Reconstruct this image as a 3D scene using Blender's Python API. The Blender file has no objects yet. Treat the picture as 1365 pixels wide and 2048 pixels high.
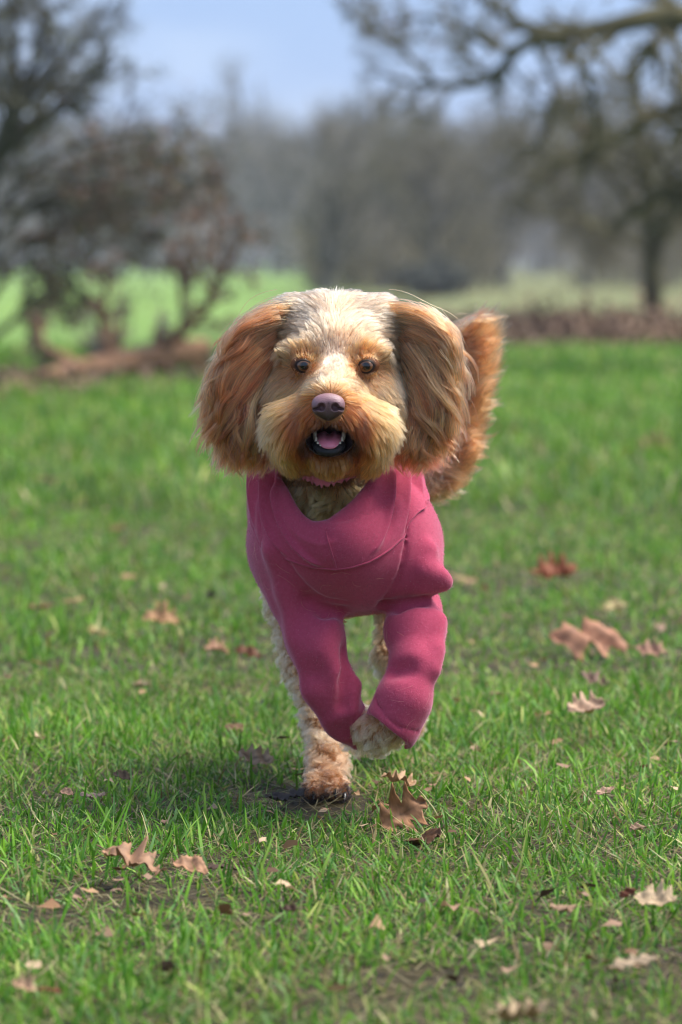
import bpy, math
import numpy as np
from mathutils import Vector, Matrix, kdtree

# ------------------------------------------------------------------ camera, sky, sun, exposure
scene = bpy.context.scene
COL = scene.collection
CAM_H = 0.56                      # metres above the turf, at the dog's eye level
FOCAL = 135.0
FPX = 135.0 / 36.0 * 2048.0       # focal length in photograph pixels
PITCH = math.atan(499.0 / FPX)    # the lens points slightly down

cam_data = bpy.data.cameras.new('camera')
cam_data.sensor_fit = 'VERTICAL'
cam_data.sensor_height = 36.0
cam_data.lens = FOCAL
cam_data.clip_start = 0.05
cam_data.clip_end = 3000.0
cam_data.dof.use_dof = True
cam_data.dof.focus_distance = 3.755
cam_data.dof.aperture_fstop = 6.6
cam_data.dof.aperture_blades = 0
cam = bpy.data.objects.new('camera', cam_data)
cam.location = (0.0, 0.0, CAM_H)
cam.rotation_euler = (math.pi / 2 - PITCH, 0.0, 0.0)
COL.objects.link(cam)
scene.camera = cam

SUN_EL, SUN_AZ = math.radians(58.0), math.radians(76.0)   # behind the dog, to the right
sun_dir = Vector((math.sin(SUN_AZ) * math.cos(SUN_EL), math.cos(SUN_AZ) * math.cos(SUN_EL), math.sin(SUN_EL)))
world = bpy.data.worlds.new('World')
scene.world = world
world.use_nodes = True
wn, wl = world.node_tree.nodes, world.node_tree.links
wn.clear()
w_out = wn.new('ShaderNodeOutputWorld')
w_bg = wn.new('ShaderNodeBackground')
w_bg.inputs['Strength'].default_value = 0.088
w_sky = wn.new('ShaderNodeTexSky')
w_sky.sky_type = 'NISHITA'
w_sky.sun_disc = False
w_sky.sun_elevation = SUN_EL
w_sky.sun_rotation = SUN_AZ
w_sky.air_density = 1.2
w_sky.dust_density = 0.6
w_sky.ozone_density = 3.0
# broken cloud all round the sky: soft white and blue-grey sheets
w_tc = wn.new('ShaderNodeTexCoord')
w_map = wn.new('ShaderNodeMapping')
w_map.inputs['Scale'].default_value = (1.0, 1.0, 3.2)
w_noise = wn.new('ShaderNodeTexNoise')
w_noise.inputs['Scale'].default_value = 4.2
w_noise.inputs['Detail'].default_value = 7.0
w_noise.inputs['Roughness'].default_value = 0.5
w_ramp = wn.new('ShaderNodeValToRGB')
w_ramp.color_ramp.elements[0].position = 0.42
w_ramp.color_ramp.elements[0].color = (2.0, 3.2, 5.9, 1)
w_ramp.color_ramp.elements[1].position = 0.66
w_ramp.color_ramp.elements[1].color = (5.4, 6.3, 7.7, 1)
w_mix = wn.new('ShaderNodeMixRGB')
w_mix.inputs['Fac'].default_value = 0.8
wl.new(w_tc.outputs['Generated'], w_map.inputs['Vector'])
wl.new(w_map.outputs['Vector'], w_noise.inputs['Vector'])
wl.new(w_noise.outputs['Fac'], w_ramp.inputs['Fac'])
wl.new(w_sky.outputs['Color'], w_mix.inputs['Color1'])
wl.new(w_ramp.outputs['Color'], w_mix.inputs['Color2'])
wl.new(w_mix.outputs['Color'], w_bg.inputs['Color'])
wl.new(w_bg.outputs['Background'], w_out.inputs['Surface'])

sun_data = bpy.data.lights.new('sun', 'SUN')
sun_data.energy = 4.0
sun_data.angle = math.radians(45.0)
sun_data.color = (1.0, 0.95, 0.88)
sun = bpy.data.objects.new('sun', sun_data)
sun.rotation_euler = (-sun_dir).to_track_quat('-Z', 'Y').to_euler()
sun.location = sun_dir * 50
COL.objects.link(sun)

vs = scene.view_settings
vs.view_transform = 'Standard'
vs.look = 'None'
vs.exposure = 0.9
vs.gamma = 1.0
vs.use_curve_mapping = False
scene.cycles.max_bounces = 8
scene.cycles.diffuse_bounces = 3
scene.cycles.glossy_bounces = 3
scene.cycles.transmission_bounces = 6
scene.cycles.transparent_max_bounces = 8
scene.cycles.use_adaptive_sampling = False
scene.cycles.use_denoising = True
scene.cycles.filter_width = 1.1
scene.cycles.sample_clamp_indirect = 4.0
scene.cycles.caustics_reflective = False
scene.cycles.caustics_refractive = False
scene.cycles_curves.shape = 'RIBBONS'
scene.cycles_curves.subdivisions = 2

SKIP = []
rng = np.random.default_rng(7)
CP, SP = math.cos(PITCH), math.sin(PITCH)
CAMP = np.array([0.0, 0.0, CAM_H])


def W(px, py, Y):
    """World point that stands at depth Y and shows at a photograph pixel (for measuring the place)."""
    px, py, Y = np.asarray(px, float), np.asarray(py, float), np.asarray(Y, float)
    a, b = (px - 682.5) / FPX, (1024.0 - py) / FPX
    dy = CP + b * SP
    dz = -SP + b * CP
    t = Y / dy
    return np.stack(np.broadcast_arrays(a * t, Y, CAM_H + dz * t), -1)


def ground_at(px, py, z=0.0):
    b = (1024.0 - py) / FPX
    t = (z - CAM_H) / (-SP + b * CP)
    return np.array([(px - 682.5) / FPX * t, (CP + b * SP) * t, z])


def lin(c):
    c = np.asarray(c, float) / 255.0
    return np.where(c <= 0.04045, c / 12.92, ((c + 0.055) / 1.055) ** 2.4)


def norm(v):
    return v / np.maximum(np.linalg.norm(v, axis=-1, keepdims=True), 1e-12)


# ------------------------------------------------------------------ object helpers
def put(o, parent=None, **props):
    COL.objects.link(o)
    if parent is not None:
        o.parent = parent
    for k, v in props.items():
        o[k] = v
    return o


def empty(name, loc, **props):
    o = bpy.data.objects.new(name, None)
    o.location = loc
    o.empty_display_size = 0.05
    return put(o, None, **props)


def mesh_data(name, verts, faces, mat=None, smooth=True, colors=None):
    """faces: list of arrays, each (n,3) or (n,4)"""
    me = bpy.data.meshes.new(name)
    if not isinstance(faces, (list, tuple)):
        faces = [faces]
    faces = [np.asarray(f, np.int32) for f in faces if len(f)]
    verts = np.asarray(verts, np.float32)
    me.vertices.add(len(verts))
    me.vertices.foreach_set('co', verts.ravel())
    loops = np.concatenate([f.ravel() for f in faces])
    counts = np.concatenate([np.full(len(f), f.shape[1], np.int32) for f in faces])
    starts = np.concatenate([[0], np.cumsum(counts)[:-1]]).astype(np.int32)
    me.loops.add(len(loops))
    me.loops.foreach_set('vertex_index', loops)
    me.polygons.add(len(counts))
    me.polygons.foreach_set('loop_start', starts)
    me.polygons.foreach_set('loop_total', counts)
    me.update(calc_edges=True)
    if smooth:
        me.polygons.foreach_set('use_smooth', np.ones(len(counts), bool))
    if colors is not None:
        at = me.color_attributes.new('col', 'FLOAT_COLOR', 'POINT')
        c4 = np.ones((len(verts), 4), np.float32)
        c4[:, :3] = colors
        at.data.foreach_set('color', c4.ravel())
    if mat is not None:
        me.materials.append(mat)
    me.validate()
    return me


def mesh_obj(name, verts, faces, mat=None, parent=None, base=None, smooth=True, colors=None, **props):
    verts = np.asarray(verts, float)
    if base is not None:
        verts = verts - np.asarray(base)
    o = bpy.data.objects.new(name, mesh_data(name, verts, faces, mat, smooth, colors))
    return put(o, parent, **props)


# ------------------------------------------------------------------ material helpers
def new_mat(name):
    m = bpy.data.materials.new(name)
    m.use_nodes = True
    return m, m.node_tree.nodes, m.node_tree.links, m.node_tree.nodes['Principled BSDF']


def simple_mat(name, rgb, rough=0.6, spec=0.4, var=0.25, scale=30.0, bump=0.0, bump_scale=120.0, sheen=0.0, coat=0.0, sss=0.0):
    """Principled surface whose colour wanders between two tones, with fine relief."""
    m, n, l, p = new_mat(name)
    tc = n.new('ShaderNodeTexCoord')
    no = n.new('ShaderNodeTexNoise')
    no.inputs['Scale'].default_value = scale
    no.inputs['Detail'].default_value = 6
    l.new(tc.outputs['Object'], no.inputs['Vector'])
    ra = n.new('ShaderNodeValToRGB')
    c = lin(rgb)
    ra.color_ramp.elements[0].position = 0.3
    ra.color_ramp.elements[1].position = 0.7
    ra.color_ramp.elements[0].color = (*np.clip(c * (1 - var), 0, 1), 1)
    ra.color_ramp.elements[1].color = (*np.clip(c * (1 + var), 0, 1), 1)
    l.new(no.outputs['Fac'], ra.inputs['Fac'])
    l.new(ra.outputs['Color'], p.inputs['Base Color'])
    p.inputs['Roughness'].default_value = rough
    p.inputs['Specular IOR Level'].default_value = spec
    p.inputs['Sheen Weight'].default_value = sheen
    p.inputs['Coat Weight'].default_value = coat
    if sss:
        p.inputs['Subsurface Weight'].default_value = sss
        p.inputs['Subsurface Radius'].default_value = (0.004, 0.0015, 0.001)
        p.inputs['Subsurface Scale'].default_value = 1.0
    if bump:
        n2 = n.new('ShaderNodeTexNoise')
        n2.inputs['Scale'].default_value = bump_scale
        n2.inputs['Detail'].default_value = 4
        l.new(tc.outputs['Object'], n2.inputs['Vector'])
        b = n.new('ShaderNodeBump')
        b.inputs['Strength'].default_value = 1.0
        b.inputs['Distance'].default_value = bump
        l.new(n2.outputs['Fac'], b.inputs['Height'])
        l.new(b.outputs['Normal'], p.inputs['Normal'])
    return m


# ------------------------------------------------------------------ signed distance fields for bodies and cloth
class Field:
    def __init__(self):
        self.ops = []

    def ell(self, c, r, k=0.01, rot=None, sub=False):
        self.ops.append(('e', np.asarray(c, float), np.asarray(r, float), k, rot, sub)); return self

    def cone(self, a, b, ra, rb, k=0.01, sub=False):
        self.ops.append(('c', np.asarray(a, float), np.asarray(b, float), ra, rb, k, sub)); return self

    def chain(self, pts, k=0.01, sub=False):
        """pts: (px, py, Y, radius in photograph pixels at that depth)"""
        q = [(W(p[0], p[1], p[2]), p[3] * p[2] / FPX) for p in pts]
        for (a, ra), (b, rb) in zip(q[:-1], q[1:]):
            self.cone(a, b, ra, rb, k, sub)
        return self

    @staticmethod
    def _d(op, P):
        if op[0] == 'e':
            _, c, r, k, rot, sub = op
            q = P - c.astype(P.dtype)
            if rot is not None:
                q = q @ rot.astype(P.dtype)
            k0 = np.sqrt(((q / r) ** 2).sum(-1))
            k1 = np.sqrt(((q / (r * r)) ** 2).sum(-1))
            return k0 * (k0 - 1) / np.maximum(k1, 1e-9)
        _, a, b, ra, rb, k, sub = op
        ba = b - a
        pa = P - a
        h = np.clip((pa @ ba) / max(ba @ ba, 1e-12), 0, 1)
        return np.linalg.norm(pa - h[..., None] * ba, axis=-1) - (ra + (rb - ra) * h)

    def grid(self, lo, hi, h):
        self.lo, self.h = np.asarray(lo, float), h
        n = np.ceil((np.asarray(hi) - self.lo) / h).astype(int) + 1
        self.n = n
        f = np.full(n, 0.06, np.float32)
        ax = [self.lo[i] + np.arange(n[i]) * h for i in range(3)]
        for op in self.ops:
            if op[0] == 'e':
                rr = np.full(3, op[2].max())
                blo, bhi, k, sub = op[1] - rr, op[1] + rr, op[3], op[5]
            else:
                rr = max(op[3], op[4])
                blo, bhi, k, sub = np.minimum(op[1], op[2]) - rr, np.maximum(op[1], op[2]) + rr, op[5], op[6]
            m = 0.03 + k
            i0 = np.clip(np.floor((blo - m - self.lo) / h).astype(int), 0, n)
            i1 = np.clip(np.ceil((bhi + m - self.lo) / h).astype(int) + 1, 0, n)
            if np.any(i1 <= i0):
                continue
            g = np.stack(np.meshgrid(*[ax[i][i0[i]:i1[i]] for i in range(3)], indexing='ij'), -1)
            d = self._d(op, g)
            s = f[i0[0]:i1[0], i0[1]:i1[1], i0[2]:i1[2]]
            if sub:
                hh = np.clip(0.5 - 0.5 * (s + d) / k, 0, 1)
                s[...] = s * (1 - hh) - d * hh + k * hh * (1 - hh)
            else:
                hh = np.clip(0.5 + 0.5 * (d - s) / k, 0, 1)
                s[...] = d * (1 - hh) + s * hh - k * hh * (1 - hh)
        self.f = f
        return self

    def at(self, P):
        q = (np.asarray(P) - self.lo) / self.h
        i = np.clip(np.floor(q).astype(int), 0, self.n - 2)
        t = np.clip(q - i, 0, 1)
        f, r = self.f, 0.0
        for dx in (0, 1):
            for dy in (0, 1):
                for dz in (0, 1):
                    w = (t[..., 0] if dx else 1 - t[..., 0]) * (t[..., 1] if dy else 1 - t[..., 1]) * (t[..., 2] if dz else 1 - t[..., 2])
                    r = r + w * f[i[..., 0] + dx, i[..., 1] + dy, i[..., 2] + dz]
        return r

    def grad(self, P, e=None):
        e = e or self.h
        g = np.empty(np.shape(P))
        for i in range(3):
            o = np.zeros(3); o[i] = e
            g[..., i] = self.at(P + o) - self.at(P - o)
        return norm(g)

    def mesh(self):
        f, h = self.f, self.h
        s = f < 0
        c8 = [s[dx:s.shape[0] - 1 + dx, dy:s.shape[1] - 1 + dy, dz:s.shape[2] - 1 + dz] for dx in (0, 1) for dy in (0, 1) for dz in (0, 1)]
        tot = sum(c.astype(np.int8) for c in c8)
        idx = np.argwhere((tot > 0) & (tot < 8))
        acc, cnt = np.zeros((len(idx), 3)), np.zeros(len(idx))
        cor = np.array([(dx, dy, dz) for dx in (0, 1) for dy in (0, 1) for dz in (0, 1)])
        val = [f[idx[:, 0] + c[0], idx[:, 1] + c[1], idx[:, 2] + c[2]] for c in cor]
        for a in range(8):
            for b in range(a + 1, 8):
                if np.abs(cor[a] - cor[b]).sum() != 1:
                    continue
                m = (val[a] < 0) != (val[b] < 0)
                t = val[a][m] / (val[a][m] - val[b][m])
                acc[m] += cor[a] + t[:, None] * (cor[b] - cor[a])
                cnt[m] += 1
        V = self.lo + (idx + acc / cnt[:, None]) * h
        vid = np.full(np.array(f.shape) - 1, -1, np.int32)
        vid[idx[:, 0], idx[:, 1], idx[:, 2]] = np.arange(len(idx))
        F = []
        for ax in range(3):
            u, v = (ax + 1) % 3, (ax + 2) % 3
            sl0, sl1 = [slice(None)] * 3, [slice(None)] * 3
            sl0[ax], sl1[ax] = slice(0, -1), slice(1, None)
            e = np.argwhere(s[tuple(sl0)] != s[tuple(sl1)])
            e = e[(e[:, u] > 0) & (e[:, v] > 0) & (e[:, u] < f.shape[u] - 1) & (e[:, v] < f.shape[v] - 1)]
            ins = s[e[:, 0], e[:, 1], e[:, 2]]
            q = []
            for du, dv in ((-1, -1), (0, -1), (0, 0), (-1, 0)):
                k = e.copy(); k[:, u] += du; k[:, v] += dv
                q.append(vid[k[:, 0], k[:, 1], k[:, 2]])
            q = np.stack(q, 1)
            q[~ins] = q[~ins][:, ::-1]
            F.append(q)
        F = np.concatenate(F)
        F = F[(F >= 0).all(1)]
        for _ in range(2):
            g = self.grad(V)
            V = V - g * np.clip(self.at(V), -h, h)[:, None]
        return V, F


def relax(V, F, n=3, w=0.5):
    """Laplacian smoothing of a quad mesh"""
    for _ in range(n):
        acc, cnt = np.zeros_like(V), np.zeros(len(V))
        k = F.shape[1]
        for i in range(k):
            a, b = F[:, i], F[:, (i + 1) % k]
            np.add.at(acc, a, V[b]); np.add.at(acc, b, V[a])
            np.add.at(cnt, a, 1); np.add.at(cnt, b, 1)
        V = V * (1 - w) + w * acc / np.maximum(cnt, 1)[:, None]
    return V


def scatter(V, F, n, r):
    """n random points on a mesh, spread evenly over its area"""
    T = np.concatenate([F[:, :3], F[:, [0, 2, 3]]]) if F.shape[1] == 4 else F
    a, b, c = V[T[:, 0]], V[T[:, 1]], V[T[:, 2]]
    ar = np.linalg.norm(np.cross(b - a, c - a), axis=1)
    t = r.choice(len(T), n, p=ar / ar.sum())
    u, v = r.random(n), r.random(n)
    fl = u + v > 1
    u[fl], v[fl] = 1 - u[fl], 1 - v[fl]
    return a[t] + u[:, None] * (b[t] - a[t]) + v[:, None] * (c[t] - a[t])


# ------------------------------------------------------------------ strands of hair
def hair_mat(name, rough=0.32, radial=0.5):
    m = bpy.data.materials.new(name)
    m.use_nodes = True
    n, l = m.node_tree.nodes, m.node_tree.links
    n.clear()
    out = n.new('ShaderNodeOutputMaterial')
    h = n.new('ShaderNodeBsdfHairPrincipled')
    h.model = 'CHIANG'
    h.parametrization = 'COLOR'
    at = n.new('ShaderNodeAttribute')
    at.attribute_name = 'col'
    l.new(at.outputs['Color'], h.inputs['Color'])
    h.inputs['Roughness'].default_value = rough
    h.inputs['Radial Roughness'].default_value = radial
    h.inputs['Random Roughness'].default_value = 0.2
    l.new(h.outputs['BSDF'], out.inputs['Surface'])
    return m


def hair_obj(name, S, col, mat, parent, base, r0=0.00016, r1=0.00004, **props):
    """S: (n, k, 3) strand points in world space, col: (n, 3)"""
    n, k, _ = S.shape
    cu = bpy.data.hair_curves.new(name)
    cu.add_curves([k] * n)
    cu.attributes['position'].data.foreach_set('vector', (S - np.asarray(base)).astype(np.float32).ravel())
    s = np.linspace(0, 1, k)
    rad = (r0 * (1 - s ** 2) + r1 * s ** 2)[None] * np.clip(rng.normal(1, 0.25, (n, 1)), 0.5, 1.8)
    ra = cu.attributes.get('radius') or cu.attributes.new('radius', 'FLOAT', 'POINT')
    ra.data.foreach_set('value', rad.astype(np.float32).ravel())
    at = cu.attributes.new('col', 'FLOAT_COLOR', 'CURVE')
    c4 = np.ones((n, 4), np.float32)
    c4[:, :3] = np.clip(col, 0.002, 0.95)
    at.data.foreach_set('color', c4.ravel())
    cu.materials.append(mat)
    o = bpy.data.objects.new(name, cu)
    return put(o, parent, **props)


def nearest(src, pts):
    kd = kdtree.KDTree(len(src))
    for i, p in enumerate(src):
        kd.insert(p, i)
    kd.balance()
    return np.array([kd.find(p)[1] for p in pts])


def grow(roots, nrm, flow, length, lift, field, k=7, clumps=1500, clump=0.75, wave=0.0012, freq=1.5, frizz=0.0004, gravity=0.0, off=0.0015):
    """Strands that leave the skin, bend into the flow and gather into locks."""
    n = len(roots)
    flow = norm(flow - (flow * nrm).sum(-1, keepdims=True) * nrm)
    d0 = norm(nrm * lift[:, None] + flow * (1 - lift[:, None]))
    S = np.empty((n, k, 3)); S[:, 0] = roots
    step = length / (k - 1)
    d = d0
    for i in range(1, k):
        s = i / (k - 1)
        tgt = norm(flow + np.array([0, 0, -1.0]) * gravity * s + nrm * 0.12)
        d = norm(d * (1 - 0.30) + tgt * 0.30)
        S[:, i] = S[:, i - 1] + d * step[:, None]
        if field is not None:
            p = S[:, i]
            dist = field.at(p)
            need = off + 0.25 * lift * length * s
            pen = np.clip(need - dist, 0, None)
            S[:, i] = p + field.grad(p) * pen[:, None]
    gi = rng.choice(n, min(clumps, n), replace=False)
    g = nearest(roots[gi], roots)
    t = np.linspace(0, 1, k)
    ph, fr = rng.random((len(gi), 1)) * 6.28, freq * rng.uniform(0.6, 1.4, (len(gi), 1))
    side = norm(np.cross(flow[gi], nrm[gi]))
    amp = wave * rng.uniform(0.3, 1.6, (len(gi), 1))
    G = S[gi] + side[:, None] * (amp * np.sin(ph + fr * 6.28 * t) * t ** 0.7)[..., None] + nrm[gi][:, None] * (amp * np.cos(ph + fr * 6.28 * t) * t)[..., None]
    rel = roots - roots[gi][g]
    cf = (clump * t ** 1.2)[None, :, None] * rng.uniform(0.7, 1.1, (n, 1, 1)).clip(0, 1)
    near = G[g] + rel[:, None] * 0.25
    S = S * (1 - cf) + near * cf
    ph2 = rng.random((n, 1, 3)) * 6.28
    S = S + frizz * np.sin(ph2 + t[None, :, None] * rng.uniform(3, 11, (n, 1, 3))) * t[None, :, None]
    return S, g


# ------------------------------------------------------------------ ground
def attr_leafy(name, rough=0.5, transl=0.35, spec=0.3):
    """Thin plant matter: colour from the 'col' attribute, part of the light comes through."""
    m = bpy.data.materials.new(name)
    m.use_nodes = True
    n, l = m.node_tree.nodes, m.node_tree.links
    p = n['Principled BSDF']
    out = n['Material Output']
    at = n.new('ShaderNodeAttribute'); at.attribute_name = 'col'
    l.new(at.outputs['Color'], p.inputs['Base Color'])
    p.inputs['Roughness'].default_value = rough
    p.inputs['Specular IOR Level'].default_value = spec
    tr = n.new('ShaderNodeBsdfTranslucent')
    l.new(at.outputs['Color'], tr.inputs['Color'])
    mx = n.new('ShaderNodeMixShader'); mx.inputs['Fac'].default_value = transl
    l.new(p.outputs[0], mx.inputs[1]); l.new(tr.outputs[0], mx.inputs[2])
    l.new(mx.outputs[0], out.inputs['Surface'])
    return m


def vnoise(x, y, seed=0, oct=3):
    """cheap smooth 2-D noise, about -1..1"""
    r = np.random.default_rng(seed)
    v, a = 0.0, 1.0
    for o in range(oct):
        for _ in range(4):
            ang, ph = r.random() * 6.28, r.random() * 6.28
            f = 2.0 ** o * r.uniform(0.7, 1.3)
            v = v + a * 0.35 * np.sin((x * math.cos(ang) + y * math.sin(ang)) * f * 6.28 + ph)
        a *= 0.55
    return v


def ground_z(x, y):
    x, y = np.asarray(x, float), np.asarray(y, float)
    near = np.clip((y - 1.0) / 2.0, 0, 1) * np.clip((60 - y) / 30, 0, 1)
    z = 0.006 * vnoise(x * 1.1, y * 1.1, 3, 3) * near * np.clip(np.hypot(x + 0.01, y - 4.0) / 0.5, 0, 1)
    z = z + 0.0016 * np.clip(y - 60, 0, None) * np.clip((260 - y) / 60, 0, 1) * 0  # level pasture
    return z


# patches where the turf is worn to bare mud: photograph position and radius of each
MUD = [(330, 1795, 0.13, 0.05), (60, 1835, 0.10, 0.03), (640, 1612, 0.06, 0.03), (560, 1850, 0.06, 0.025), (1345, 1935, 0.05, 0.03), (830, 1960, 0.06, 0.02),
       (1010, 1895, 0.05, 0.02), (430, 1740, 0.07, 0.02), (240, 1790, 0.07, 0.03), (600, 1470, 0.05, 0.03), (780, 2010, 0.06, 0.02), (120, 1600, 0.05, 0.03), (560, 1590, 0.06, 0.025), (1120, 1830, 0.04, 0.02)]
MUDW = [(ground_at(a, b)[:2], rx, ry * 3.0) for a, b, rx, ry in MUD]


def mud_at(x, y):
    m = np.zeros(np.shape(x))
    for c, rx, ry in MUDW:
        m = np.maximum(m, np.exp(-(((x - c[0]) / rx) ** 2 + ((y - c[1]) / ry) ** 2)))
    return m


def build_ground():
    m, n, l, p = new_mat('turf_soil')
    tc = n.new('ShaderNodeTexCoord')
    sep = n.new('ShaderNodeSeparateXYZ'); l.new(tc.outputs['Object'], sep.inputs[0])
    def noise(sc, det=5):
        q = n.new('ShaderNodeTexNoise'); q.inputs['Scale'].default_value = sc; q.inputs['Detail'].default_value = det
        l.new(tc.outputs['Object'], q.inputs['Vector']); return q
    def ramp(src, stops):
        r = n.new('ShaderNodeValToRGB')
        e = r.color_ramp.elements
        e[0].position, e[0].color = stops[0][0], (*lin(stops[0][1]), 1)
        e[1].position, e[1].color = stops[-1][0], (*lin(stops[-1][1]), 1)
        for pos, c in stops[1:-1]:
            x = e.new(pos); x.color = (*lin(c), 1)
        l.new(src, r.inputs['Fac']); return r
    soil = ramp(noise(60).outputs['Fac'], [(0.3, (44, 36, 28)), (0.55, (66, 58, 36)), (0.75, (92, 84, 52))])
    turf = ramp(noise(1.6, 8).outputs['Fac'], [(0.3, (78, 110, 42)), (0.55, (94, 124, 50)), (0.75, (118, 134, 68))])
    past0 = ramp(noise(0.08, 4).outputs['Fac'], [(0.35, (106, 136, 60)), (0.6, (118, 146, 66)), (0.72, (126, 138, 84))])
    straw = ramp(noise(0.15, 5).outputs['Fac'], [(0.3, (98, 106, 58)), (0.55, (116, 116, 74)), (0.75, (94, 114, 58))])
    fx = n.new('ShaderNodeMapRange'); fx.inputs['From Min'].default_value = -1.5; fx.inputs['From Max'].default_value = 1.0
    l.new(sep.outputs['X'], fx.inputs['Value'])
    past = n.new('ShaderNodeMixRGB')
    l.new(fx.outputs[0], past.inputs['Fac']); l.new(past0.outputs[0], past.inputs['Color1']); l.new(straw.outputs[0], past.inputs['Color2'])
    def mix(a, b, lo, hi):
        mr = n.new('ShaderNodeMapRange'); mr.inputs['From Min'].default_value = lo; mr.inputs['From Max'].default_value = hi
        l.new(sep.outputs['Y'], mr.inputs['Value'])
        q = n.new('ShaderNodeMixRGB'); l.new(mr.outputs[0], q.inputs['Fac']); l.new(a.outputs[0], q.inputs['Color1']); l.new(b.outputs[0], q.inputs['Color2']); return q
    c = mix(mix(soil, turf, 9.0, 16.0), past, 20.0, 34.0)
    l.new(c.outputs[0], p.inputs['Base Color'])
    p.inputs['Roughness'].default_value = 0.85
    p.inputs['Specular IOR Level'].default_value = 0.25
    b = n.new('ShaderNodeBump'); b.inputs['Distance'].default_value = 0.012
    l.new(noise(90, 6).outputs['Fac'], b.inputs['Height']); l.new(b.outputs['Normal'], p.inputs['Normal'])
    ys = np.concatenate([np.linspace(-40, 1, 10), np.linspace(1.5, 9, 150), np.geomspace(9.2, 1500, 70)])
    xs = np.concatenate([-np.geomspace(900, 2.1, 30), np.linspace(-2, 2, 80), np.geomspace(2.1, 900, 30)])
    X, Y = np.meshgrid(xs, ys)
    V = np.stack([X, Y, ground_z(X, Y)], -1)
    v, q = ring_mesh_open(V)
    mesh_obj('ground', v, q, m, kind='structure')


def ring_mesh_open(rows):
    m, n, _ = rows.shape
    j, i = np.meshgrid(np.arange(m - 1), np.arange(n - 1), indexing='ij')
    q = np.stack([j * n + i, j * n + i + 1, (j + 1) * n + i + 1, (j + 1) * n + i], -1).reshape(-1, 4)
    return rows.reshape(-1, 3), q


def blades(x, y, L, wd, lean, az, curl, col, z0=-0.003, seg=3):
    """Curved tapering grass blades of 2 or 3 segments"""
    n = len(x)
    s = np.array([0.0, 0.38, 0.74, 1.0]) if seg == 3 else np.array([0.0, 0.55, 1.0])
    ang = lean[:, None] + curl[:, None] * s[None]
    ds = np.diff(s, prepend=0)
    h = np.cumsum(np.sin(ang) * ds, 1) * L[:, None]
    z = np.cumsum(np.cos(ang) * ds, 1) * L[:, None]
    z = np.maximum(z, 0.002 * s)
    dx, dy = np.cos(az)[:, None], np.sin(az)[:, None]
    tw = rng.uniform(-0.9, 0.9, n)[:, None]
    sx, sy = -np.sin(az[:, None] + tw), np.cos(az[:, None] + tw)
    wv = wd[:, None] * np.array([0.75, 1.0, 0.72, 0.0] if seg == 3 else [0.85, 0.9, 0.0])[None] * 0.5
    g = ground_z(x, y)[:, None]
    cx, cy, cz = x[:, None] + h * dx, y[:, None] + h * dy, g + z0 + z
    A = np.stack([cx - sx * wv, cy - sy * wv, cz], -1)
    Bv = np.stack([cx + sx * wv, cy + sy * wv, cz], -1)
    nv = 2 * seg + 1
    V = np.concatenate([np.stack([A[:, :seg], Bv[:, :seg]], 2).reshape(n, 2 * seg, 3), A[:, seg:seg + 1]], 1)
    o = (np.arange(n) * nv)[:, None]
    Q = np.concatenate([o + np.array([[2 * k, 2 * k + 1, 2 * k + 3, 2 * k + 2]]) for k in range(seg - 1)])
    T = o + np.array([[nv - 3, nv - 2, nv - 1]])
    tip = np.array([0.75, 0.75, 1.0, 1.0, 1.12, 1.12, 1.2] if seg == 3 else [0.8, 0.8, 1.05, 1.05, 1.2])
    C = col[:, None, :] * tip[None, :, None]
    return V.reshape(-1, 3), Q, T, C.reshape(-1, 3)


def grass_colors(n, x, y):
    pal = lin(np.array([(70, 116, 28), (90, 138, 36), (116, 160, 48), (80, 126, 52), (144, 176, 74), (126, 158, 94), (174, 178, 96), (194, 182, 130), (120, 96, 58)]))
    pr = np.array([0.20, 0.25, 0.20, 0.12, 0.09, 0.05, 0.045, 0.03, 0.015])
    c = pal[rng.choice(len(pal), n, p=pr / pr.sum())]
    c = c * (1 + 0.16 * vnoise(x * 1.3, y * 0.7, 11, 2))[:, None] * rng.normal(1, 0.14, (n, 1)).clip(0.6, 1.5)
    return c * np.array([0.94, 0.97, 0.92])


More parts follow.
